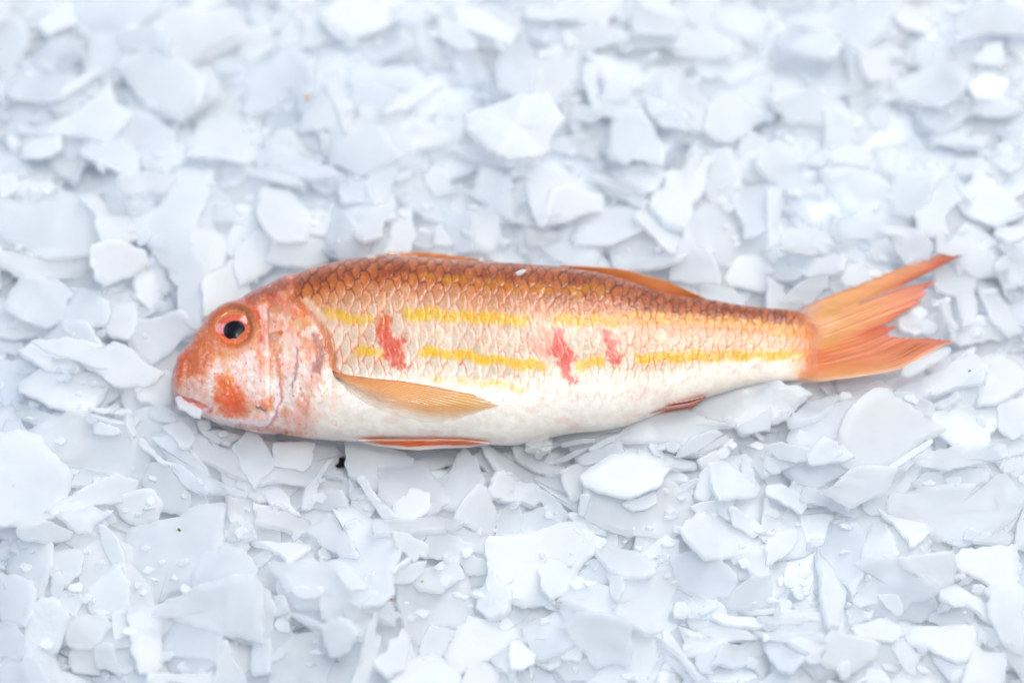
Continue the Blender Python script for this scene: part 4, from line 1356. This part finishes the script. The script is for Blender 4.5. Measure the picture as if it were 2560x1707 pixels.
A3 f 1810,580 1920,380 1990,400 2070,310 2200,360 2310,500 2290,620 1890,690 1800,690
A3 f 1600,1100 1660,1010 1900,1030 2010,1100 2000,1380 1800,1320 1520,1310
A3 f 1500,950 1600,830 1880,690 2280,620 2350,700 2350,1150 2030,1090 1750,1000
A3 f 1030,930 1150,900 1180,1110 1060,1150
A3 f 280,920 390,810 540,850 610,940 590,1060 530,1250 370,1330 230,1250
A3 f 620,1090 700,980 920,950 1000,1040 820,1240 640,1200
A3 f 0,1030 140,1040 210,1150 180,1310 0,1310
A3 f 250,1310 430,1250 520,1380 600,1568 300,1568
A3 f 640,1320 700,1230 880,1270 890,1480 680,1450
A3 f 880,1260 980,1200 1040,1240 1130,1440 1090,1490 900,1420
A3 f 1400,1490 1900,1480 1940,1568 1390,1568
A3 f 1200,930 1320,900 1480,890 1470,1380 1410,1440 1270,1420
A3 f 1980,1480 2010,1320 2080,1200 2150,1380 2250,1568 1930,1568
A3 f 0,1410 130,1400 280,1330 450,1568 0,1568
"""
HERO = []
for ln in FLAKES.strip().splitlines():
    q = ln.split()
    ox, oy = TILES[q[0]]
    HERO.append((q[1], np.array([[float(c) for c in w_.split(',')] for w_ in q[2:]]) / 3.672 + (ox, oy)))

# ---- height field on which flakes come to rest
CELL = 0.0007
HX0, HX1, HY0, HY1 = -0.235, 0.235, -0.20, 0.235
NXc, NYc = int((HX1 - HX0) / CELL), int((HY1 - HY0) / CELL)
H = np.full((NXc, NYc), TZ)


def cell(x, y):
    return (np.clip(((x - HX0) / CELL).astype(int), 0, NXc - 1), np.clip(((y - HY0) / CELL).astype(int), 0, NYc - 1))


def outline(poly, rough, r, step=.0011):
    """break a polygon's edges up into small fractures"""
    n = len(poly)
    out = []
    per = 0
    size = np.sqrt(abs(sum(poly[i][0] * poly[(i + 1) % n][1] - poly[(i + 1) % n][0] * poly[i][1] for i in range(n))) / 2)
    for i in range(n):
        a_, b_ = poly[i], poly[(i + 1) % n]
        L = np.hypot(*(b_ - a_))
        m = max(2, int(L / step))
        s = np.linspace(0, 1, m, endpoint=False)
        nr = np.array([-(b_ - a_)[1], (b_ - a_)[0]]) / (L + 1e-9)
        bow = r.normal(0, .035) * L * np.sin(np.pi * s)
        nz = np.interp(s, np.linspace(0, 1, max(3, m // 3)), r.normal(0, 1, max(3, m // 3))) * .5 + r.normal(0, 1, m) * .45
        amp = rough * (0.00042 + .008 * size) * np.sin(np.pi * s) ** .3
        amp[0] = rough * 0.0001
        out.append(a_ + (b_ - a_) * s[:, None] + nr * (bow + nz * amp)[:, None])
        per += L
    o = np.concatenate(out)
    k = .3                                               # soften the corners a little, ice melts there first
    o = o * (1 - k) + (np.roll(o, 1, 0) + np.roll(o, -1, 0)) * k / 2
    return o


def flake_geo(o, thick, r, bend=0.0, lump=0.0, rings=(.72, .4)):
    """closed plate: o is the outline in the flake's own plane"""
    n = len(o)
    c = o.mean(0)
    d = o - c
    rad = np.hypot(d[:, 0], d[:, 1])
    bv = np.clip(1 - 0.16 * thick / np.maximum(rad, 1e-5), .8, .985)[:, None]
    a_ = r.uniform(0, math.pi)
    ca, sa = math.cos(a_), math.sin(a_)
    wx, wy = r.uniform(0, 40, 2)

    def top(p, s):
        q = p - c
        z = bend * (q[:, 0] * ca + q[:, 1] * sa) ** 2 * 30
        z = z + (vnoise(p[:, 0] * 130 + wx, p[:, 1] * 130 + wy) - .5) * 0.0011
        if lump:
            z = z + lump * (fbm(p[:, 0] * 300 + wx, p[:, 1] * 300 + wy, 3) - .35) * (1 - .6 * s)
        return z
    V, F = [], []

    def add(p, z):
        V.append(np.column_stack([p, z]))
    jit = (vnoise(o[:, 0] * 700 + wx, o[:, 1] * 700 + wy) - .5) * .3 * thick
    add(c + d * bv * .985, top(c + d * bv, .9) - thick / 2)                       # underside rim
    add(o, top(o, 1) - thick * .36 + jit)
    add(o * .99 + c * .01, top(o, 1) + thick * .36 + jit)
    add(c + d * bv, top(c + d * bv, .9) + thick / 2)
    for s in rings:
        add(c + d * s, top(c + d * s, s) + thick / 2)
    nr_ = 4 + len(rings)
    for k in range(nr_ - 1):
        for i in range(n):
            j = (i + 1) % n
            F.append((k * n + i, k * n + j, (k + 1) * n + j, (k + 1) * n + i))
    V = np.concatenate(V)
    V = np.concatenate([V, [[c[0], c[1], float(top(c[None], 0)[0]) + thick / 2], [c[0], c[1], float(top(c[None], 0)[0]) - thick / 2]]])
    t_, b_ = len(V) - 2, len(V) - 1
    for i in range(n):
        j = (i + 1) % n
        F.append(((nr_ - 1) * n + i, (nr_ - 1) * n + j, t_))
        F.append((j, i, b_))
    return V, F


def samples(o, step=.0011):
    lo, hi = o.min(0), o.max(0)
    gx, gy = np.meshgrid(np.arange(lo[0], hi[0] + step, step), np.arange(lo[1], hi[1] + step, step), indexing='ij')
    m = inside(o, gx, gy)
    s = np.column_stack([gx[m], gy[m]])
    return np.concatenate([s, o[::2]])


def frame(n):
    n = n / np.linalg.norm(n)
    e1 = np.cross((0, 1, 0), n)
    e1 /= np.linalg.norm(e1)
    return e1, np.cross(n, e1), n


def slope(x, y):
    i, j = cell(x, y)
    z = H[i, j]
    A = np.column_stack([x - x.mean(), y - y.mean(), np.ones_like(x)])
    return np.linalg.lstsq(A, z, rcond=None)[0]


def settle(x, y, dz, thick, pct, store=True):
    i, j = cell(x, y)
    z0 = np.percentile(H[i, j] - dz, pct) + thick / 2
    if store:
        for a_, b_ in ((0, 0), (1, 0), (0, 1), (1, 1)):
            ii, jj = np.minimum(i + a_, NXc - 1), np.minimum(j + b_, NYc - 1)
            np.maximum.at(H, (ii, jj), z0 + dz + thick / 2)
    return z0


# ---- loose bed: thousands of smaller flakes nobody could count
HOLES = ((842, 1112, 44), (1000, 1128, 34), (1110, 1126, 28), (1742, 1006, 28), (1690, 1690, 14), (1830, 1610, 18), (1060, 1396, 12), (890, 1120, 38))


def hole(x, y):
    """hollows where the dark counter shows between the flakes"""
    q = False
    for hx, hy, hr in HOLES:
        p_ = at(hx, hy, -0.006)
        q |= (x - p_[0]) ** 2 + (y - p_[1]) ** 2 < (hr * MPP * .62) ** 2
    return q


bedV, bedF, nb = [], [], 0
NBED = 3600
# packed, half melted ice at the bottom of the heap: a lumpy sheet with a few hollows down to the counter
gx, gy = np.meshgrid(np.linspace(HX0 - .03, HX1 + .03, 300), np.linspace(HY0 - .03, HY1 + .03, 280), indexing='ij')
gz = TZ + .0075 + .0035 * fbm(gx * 60, gy * 60, 4)
for hx, hy, hr in HOLES:
    p_ = at(hx, hy, -0.008)
    gz -= .0125 * (1 - sstep(hr * MPP * .5, hr * MPP * 1.1, np.hypot(gx - p_[0], gy - p_[1])))
bedV.append(np.stack([gx, gy, gz], -1).reshape(-1, 3))
bedF += grid_faces(300, 280).tolist()
nb = gx.size
ii, jj = cell(gx.ravel(), gy.ravel())
H = np.full((NXc, NYc), TZ + .0090)
for k in range(NBED):
    r = rng
    size = r.uniform(.0060, .0150)
    x, y = r.uniform(HX0 + .004, HX1 - .004), r.uniform(HY0 + .004, HY1 - .004)
    nn = r.integers(3, 7)
    an = np.arange(nn) * 2 * np.pi / nn + r.uniform(-.55, .55, nn) * 2 / nn * 1.6
    asp = r.uniform(.5, 1.0)
    rot = r.uniform(0, np.pi)
    pl = np.column_stack([np.cos(an) * size, np.sin(an) * size * asp]) * r.uniform(.75, 1.15, nn)[:, None]
    pl = pl @ np.array([[math.cos(rot), -math.sin(rot)], [math.sin(rot), math.cos(rot)]])
    o = outline(pl, .8, r, .0016)
    sp = samples(o, .0016)
    sl = slope(x + sp[:, 0], y + sp[:, 1])[:2] * .7 + r.normal(0, .22, 2)
    sl = np.clip(sl, -.9, .9)
    n = np.array([-sl[0], -sl[1], 1.0])
    e1, e2, n = frame(n)
    w3 = sp[:, :1] * e1 + sp[:, 1:] * e2
    xx, yy = x + w3[:, 0], y + w3[:, 1]
    if hole(xx, yy).any():
        continue
    th_ = r.uniform(.0008, .0012)
    z = settle(xx, yy, w3[:, 2], th_, 72)
    V, F = flake_geo(o, th_, r, r.normal(0, .06), rings=(.6,))
    Vw = np.array([x, y, z]) + V[:, :1] * e1 + V[:, 1:2] * e2 + V[:, 2:] * n
    bedV.append(Vw)
    bedF += [tuple(q + nb for q in f_) for f_ in F]
    nb += len(Vw)
print("bed height mean %.4f max %.4f" % (H[50:-50, 50:-50].mean(), H.max()))

# the fish's plan shape, for flakes that lie on it
Htop = np.full_like(H, -1.0)
fi, fj = cell(P[:, :NT // 2 + 1, 0].ravel(), P[:, :NT // 2 + 1, 1].ravel())
np.maximum.at(Htop, (fi, fj), P[:, :NT // 2 + 1, 2].ravel())

# ---- the flakes one can point to
GROUP = "ice flakes heaped around the fish"
placed = []
bedz = float(np.median(H[50:-50, 50:-50]))
for hi, (kind, pl) in enumerate(HERO):
    r = np.random.default_rng(1000 + hi)
    cpx = pl.mean(0)
    grow = {'f': 1.2, 's': 1.05, 'o': 1.0, 'c': 1.04, 'w': 1.02}[kind]
    pl = cpx + (pl - cpx) * grow
    area = abs(sum(pl[i][0] * pl[(i + 1) % len(pl)][1] - pl[(i + 1) % len(pl)][0] * pl[i][1] for i in range(len(pl)))) / 2
    th_ = {'f': r.uniform(.0009, .0014), 's': r.uniform(.0013, .0018), 'o': .0011, 'c': .0026, 'w': .0026}[kind]
    z = bedz + .002
    tilt = r.normal(0, .24, 2) * (1.0 if kind in 'fs' else .3) * (1 if area < 30000 else .6)
    if kind == 's':
        tilt *= .6
    if kind in 'fs' and 440 < cpx[0] < 2000:
        dbel = cpx[1] - bot_f(cpx[0])
        if -10 < dbel < 75:                              # banked up against the belly
            tilt = tilt * .4 + np.array([0, .42 * (1 - dbel / 110)])
    for it in range(3):
        g = at(pl[:, 0], pl[:, 1], z)
        sl = slope(g[:, 0], g[:, 1])[:2] if kind != 'o' else np.zeros(2)
        sl = np.clip(sl * .7 + tilt, -.6, .6)
        e1, e2, n = frame(np.array([-sl[0], -sl[1], 1.0]))
        p0 = at(cpx[0], cpx[1], z)
        W3 = at_plane(pl[:, 0], pl[:, 1], p0, n) - p0
        P2 = np.column_stack([W3 @ e1, W3 @ e2])
        sp = samples(P2)
        w3 = sp[:, :1] * e1 + sp[:, 1:] * e2
        xx, yy = p0[0] + w3[:, 0], p0[1] + w3[:, 1]
        if kind == 'o':
            z = .0070 if cpx[0] < 900 else .0056        # leans on the lip / on the tail's lower edge
        else:
            z = settle(xx, yy, w3[:, 2], th_, 90 if area < 25000 else 94, store=(it == 2))
    p0 = at(cpx[0], cpx[1], z)
    W3 = at_plane(pl[:, 0], pl[:, 1], p0, n) - p0
    P2 = np.column_stack([W3 @ e1, W3 @ e2])
    o = outline(P2, {'f': 1.0, 's': .7, 'o': .8, 'c': 1.6, 'w': 1.6}[kind], r, .0008)
    V, F = flake_geo(o, th_, r, r.normal(0, .3) if kind == 'f' else 0, {'c': .0016, 'w': .0016}.get(kind, 0), rings=(.85, .66, .45, .22) if kind in 'cw' else (.72, .4))
    nm = "ice_lump" if kind in 'cw' else "ice_flake"
    ob = link_mesh(nm, V, F, {'c': FROST, 'w': FROST}.get(kind, FROST if hi % 11 == 3 else ICE))
    ob.matrix_world = Matrix(((e1[0], e2[0], n[0], p0[0]), (e1[1], e2[1], n[1], p0[1]), (e1[2], e2[2], n[2], p0[2]), (0, 0, 0, 1)))
    placed.append((ob, kind, pl, area, sl))

# ---- crumbs of ice caught in the crevices
crV, crF, nc = [], [], 0
Hs = H.copy()
for _ in range(3):
    for ax in (0, 1):
        q_ = np.cumsum(np.pad(Hs, [(9, 8) if ax == k else (0, 0) for k in (0, 1)], mode='edge'), ax)
        Hs = (np.take(q_, range(17, q_.shape[ax]), ax) - np.take(q_, range(0, q_.shape[ax] - 17), ax)) / 17
        Hs = np.pad(Hs, [(0, H.shape[k] - Hs.shape[k]) for k in (0, 1)], mode='edge')
tries = 0
while tries < 3500:
    tries += 1
    r = rng
    x, y = r.uniform(-.15, .15), r.uniform(-.13, .15)
    ci, cj = cell(np.array([x]), np.array([y]))
    if H[ci, cj][0] > Hs[ci, cj][0] - .0005 * r.random() or Htop[ci, cj][0] > -.5:
        continue
    size = r.uniform(.0006, .0026)
    nn = r.integers(4, 7)
    an = np.arange(nn) * 2 * np.pi / nn + r.uniform(-.4, .4, nn)
    pl = np.column_stack([np.cos(an) * size, np.sin(an) * size * r.uniform(.35, 1)]) * r.uniform(.7, 1.2, nn)[:, None]
    o = outline(pl, 1.0, r, .0006)
    e1, e2, n = frame(np.array([*r.normal(0, .45, 2), 1.0]))
    w3 = o[:, :1] * e1 + o[:, 1:] * e2
    th_ = r.uniform(.0005, .0011)
    z = settle(x + w3[:, 0], y + w3[:, 1], w3[:, 2], th_, 60)
    V, F = flake_geo(o, th_, r, 0, rings=(.6,))
    V = np.array([x, y, z]) + V[:, :1] * e1 + V[:, 1:2] * e2 + V[:, 2:] * n
    crV.append(V)
    crF += [tuple(i_ + nc for i_ in f_) for f_ in F]
    nc += len(V)

# ---- of about four hundred flakes, those that show largest stay objects of their own; the rest joins the loose bed
RW = 4
idm = np.full((int(PXH / RW) + 1, int(PXW / RW) + 1), -1)
for k_, (ob, kind, pl, area, sl) in enumerate(placed):
    x0, y0 = np.maximum(pl.min(0) / RW - 1, 0).astype(int)
    x1, y1 = (pl.max(0) / RW + 2).astype(int)
    gx, gy = np.meshgrid(np.arange(x0, min(x1, idm.shape[1])), np.arange(y0, min(y1, idm.shape[0])))
    m = inside(pl, (gx + .5) * RW, (gy + .5) * RW)
    if kind != 'o':
        X_ = (gx + .5) * RW
        m &= ~(((gy + .5) * RW > top_f(X_)) & ((gy + .5) * RW < bot_f(X_)) & (X_ > 430) & (X_ < 2084))
    idm[gy[m], gx[m]] = k_
seen = np.bincount(idm[idm >= 0].ravel(), minlength=len(placed))
for k_, q_ in enumerate(placed):
    if q_[1] in 'ocw':
        seen[k_] += 10 ** 6
keep_ = set(np.argsort(-seen)[:292].tolist())
extraV, extraF, ne = crV, crF, nc
for k_, q_ in enumerate(placed):
    if k_ in keep_:
        continue
    me = q_[0].data
    co = np.zeros(len(me.vertices) * 3, np.float32)
    me.vertices.foreach_get("co", co)
    M_ = np.array(q_[0].matrix_world)
    extraV.append(co.reshape(-1, 3) @ M_[:3, :3].T + M_[:3, 3])
    extraF += [tuple(i_ + ne for i_ in p.vertices) for p in me.polygons]
    ne += len(me.vertices)
    bpy.data.objects.remove(q_[0])
    bpy.data.meshes.remove(me)
placed = [q_ for k_, q_ in enumerate(placed) if k_ in keep_]
for k_, q_ in enumerate(placed):
    q_[0].name = q_[0].data.name = "tmp%d" % k_
for q_ in placed:
    q_[0].name = q_[0].data.name = "ice_lump" if q_[1] in 'cw' else "ice_flake"
bed = link_mesh("crushed_ice", np.concatenate(bedV + extraV), bedF + [tuple(i_ + nb for i_ in f_) for f_ in extraF], ICE)
bed.data.materials.append(PACKED)
mi = np.zeros(len(bed.data.polygons), np.int32)
mi[:299 * 279] = 1
bed.data.polygons.foreach_set("material_index", mi)
print("bed median %.4f, body underside %.4f" % (bedz, P[:, :, 2].min()))
tag(bed, kind="stuff")
bed["label"] = "loose bed of small crushed ice under the large flakes and the fish"

# ---- labels: size, outline, pose and the part of the fish or edge it lies by
XPART_UP = [(430, 640, "the eye"), (640, 860, "the nape"), (860, 1235, "the front dorsal fin"), (1235, 1410, "the middle of the back"),
            (1410, 1765, "the rear dorsal fin"), (1765, 1990, "the narrow tail stem"), (1990, 2410, "the upper tail lobe")]
XPART_DN = [(430, 640, "the mouth"), (640, 880, "the throat"), (880, 1235, "the pelvic fin"), (1235, 1580, "the rear belly"),
            (1580, 1775, "the anal fin"), (1775, 2010, "the narrow tail stem"), (2010, 2410, "the lower tail lobe")]


def where(c):
    x, y = c
    if x < 430:
        if y < 420:
            return "in the upper left corner" if y < 210 else "below the upper left corner"
        if y > 1290:
            return "in the lower left corner" if y > 1490 else "above the lower left corner"
        if x > 215:
            return "ahead of the snout" if 820 < y < 1100 else ("ahead of and above the snout" if y < 960 else "ahead of and below the snout")
        return "at the left edge, level with snout" if 820 < y < 1100 else ("at the left edge, above snout level" if y < 960 else "at the left edge, below mouth level")
    if x > 2410:
        return "at the right edge, above the tail" if y < 640 else ("at the right edge beside the tail" if y < 960 else "at the right edge, below the tail")
    tp = np.interp(x, [430, 517, 640, 800, 1000, 1400, 1765, 1990, 2406], [950, 808, 730, 660, 640, 665, 748, 772, 632])
    bt = np.interp(x, [430, 600, 900, 1280, 1580, 1770, 2000, 2250, 2389], [985, 1058, 1110, 1114, 1061, 992, 953, 923, 854])
    if tp < y < bt:
        return "between the tail lobes" if x > 1990 else "against the fish's mouth"
    up = y < (tp + bt) / 2
    nm_ = [n_ for a_, b_, n_ in (XPART_UP if up else XPART_DN) if a_ <= x <= b_][0]
    d = tp - y if up else y - bt
    if up:
        return ("just above " if d < 130 else "above " if d < 290 else "well above " if d < 430 else "far above ") + nm_ + (", by the top edge" if y < 110 else "")
    return ("just below " if d < 120 else "below " if d < 270 else "well below " if d < 420 else "far below ") + nm_ + (", by the bottom edge" if y > 1610 else "")


def shape(kind, pl, area):
    c = pl - pl.mean(0)
    ev, evec = np.linalg.eigh(c.T @ c)
    asp = math.sqrt(max(ev[0], 1e-9) / ev[1])
    dx, dy = evec[:, 1]
    ang = math.degrees(math.atan2(-dy, dx)) % 180
    pose = "lying crosswise" if ang < 18 or ang > 162 else ("upright" if 62 < ang < 118 else ("slanting right" if ang < 90 else "slanting left"))
    size = "tiny" if area < 2500 else "small" if area < 6500 else "medium" if area < 14000 else "large" if area < 30000 else "very large"
    if kind in 'cw':
        return size + " rough frosted ice lump"
    if kind == 's' or asp < .3:
        return size + " thin ice sliver " + pose
    n_ = len(pl)
    if asp > .72:
        sh_ = "three-cornered" if n_ <= 3 else "squarish" if n_ <= 5 else "roundish"
        return f"{size} {sh_} ice flake"
    sh_ = "pointed" if n_ <= 4 else "oblong" if n_ <= 6 else "long ragged"
    return f"{size} {sh_} ice flake {pose}"


cells_ = {}
for ob, kind, pl, area, sl in placed:
    base = shape(kind, pl, area)
    if kind == 'o':
        base = "ice flake leaning on the lower lip" if pl.mean(0)[0] < 900 else "bright ice sliver along the lower tail lobe's edge"
        ob["label"] = base
        continue
    cells_.setdefault(base + ", " + where(pl.mean(0)), []).append((ob, pl))
ORD = ["", "second", "third", "fourth", "fifth", "sixth"]
for lab, L in cells_.items():
    if len(L) > 1:
        C_ = np.array([q[1].mean(0) for q in L])
        ax = 0 if np.ptp(C_[:, 0]) > np.ptp(C_[:, 1]) else 1
        for k_, m_i in enumerate(np.argsort(C_[:, ax])):
            w_ = ("leftmost" if ax == 0 else "highest") if k_ == 0 else ("rightmost" if ax == 0 else "lowest") if k_ == len(L) - 1 else "middle" if len(L) == 3 else ORD[k_] + (" from left" if ax == 0 else " from top")
            L[m_i][0]["label"] = w_ + " " + lab
    else:
        L[0][0]["label"] = lab
for ob, kind, pl, area, sl in placed:
    if len(ob["label"].split()) > 16:
        ob["label"] = ob["label"].replace(" ice flake", " flake").replace(" lying crosswise", " crosswise").replace(", by the", " by the")
        print("LONG", len(ob["label"].split()), ob["label"])
    ob["category"] = "ice lump" if kind in 'cw' else "ice flake"
    ob["group"] = GROUP

# ------------------------------------------------------------------ small things on the fish and on the ice
def chip(name, c, r3, mat, label, cat, seed, n_sub=3, flat=1.0, nz=.35):
    r = np.random.default_rng(seed)
    import bmesh
    bm = bmesh.new()
    bmesh.ops.create_icosphere(bm, subdivisions=n_sub, radius=1)
    me = bpy.data.meshes.new(name)
    for v in bm.verts:
        k_ = 1 + nz * (fbm(np.array([v.co.x * 2.2 + seed]), np.array([v.co.y * 2.2 + v.co.z * 1.7]), 3)[0] - .5) * 2
        q = v.co * k_
        v.co = (max(-.8, min(.8, q.x)) * r3[0], max(-.8, min(.8, q.y)) * r3[1], max(-.75, min(.75, q.z)) * r3[2])
    bm.to_mesh(me)
    bm.free()
    me.polygons.foreach_set("use_smooth", np.ones(len(me.polygons), bool))
    me.materials.append(mat)
    o = bpy.data.objects.new(name, me)
    COL.objects.link(o)
    o.location = c
    return tag(o, label, cat)


q, qn = surf(np.array([1302.0]), np.array([686.0]), 6 * MPP)
o = chip("ice_chip", q[0], (.0017, .0008, .0006), FROST, "small white ice chip stuck on the fish's dark back", "ice chip", 5)
o.rotation_euler = (-.5, 0, .45)
o = chip("ice_lump", at(1347, 1110, .0025), (.0042, .0038, .0034), WETICE, "clear melting lump of ice pressed against the rear belly", "ice lump", 9, 5, nz=.6)
o = chip("water_drop", surf(np.array([929.0]), np.array([646.0]), 3 * MPP)[0][0], (.0015, .0007, .0006), WETICE, "wet drop on the back ahead of the front dorsal fin", "drop", 3)
o = chip("water_drop", surf(np.array([1203.0]), np.array([653.0]), 3 * MPP)[0][0], (.0010, .0007, .0006), WETICE, "wet drop on the back behind the front dorsal fin", "drop", 4)
dg = bpy.context.evaluated_depsgraph_get()
for x, y, s, colr_, lab in ((769, 243, 11, (.75, .36, .10), "orange scrap of fish skin on ice far above the nape"),
                            (448, 1324, 6, (.16, .12, .02), "tiny olive speck on the large flake below the mouth"),
                            (2424, 927, 5, (.02, .02, .02), "tiny black speck on the ice right of the lower tail lobe"),
                            (978, 1498, 6, (.80, .32, .14), "tiny orange scrap on ice far below the pelvic fin"),
                            (1055, 1453, 6, (.55, .50, .10), "tiny yellow speck on a flake well below the pelvic fin"),
                            (716, 1081, 7, (.40, .22, .02), "tiny amber speck under the fish's throat")):
    d_ = ray(float(x), float(y))
    ok, loc, nrm_, *_r = S.ray_cast(dg, Vector(CAM), Vector(d_).normalized())
    o = chip("speck", loc, (s * MPP, s * MPP * .55, s * MPP * .35), plain("speck_" + lab.split()[1], colr_), lab, "speck", int(x))
    o.rotation_euler = (0, 0, x * .7)
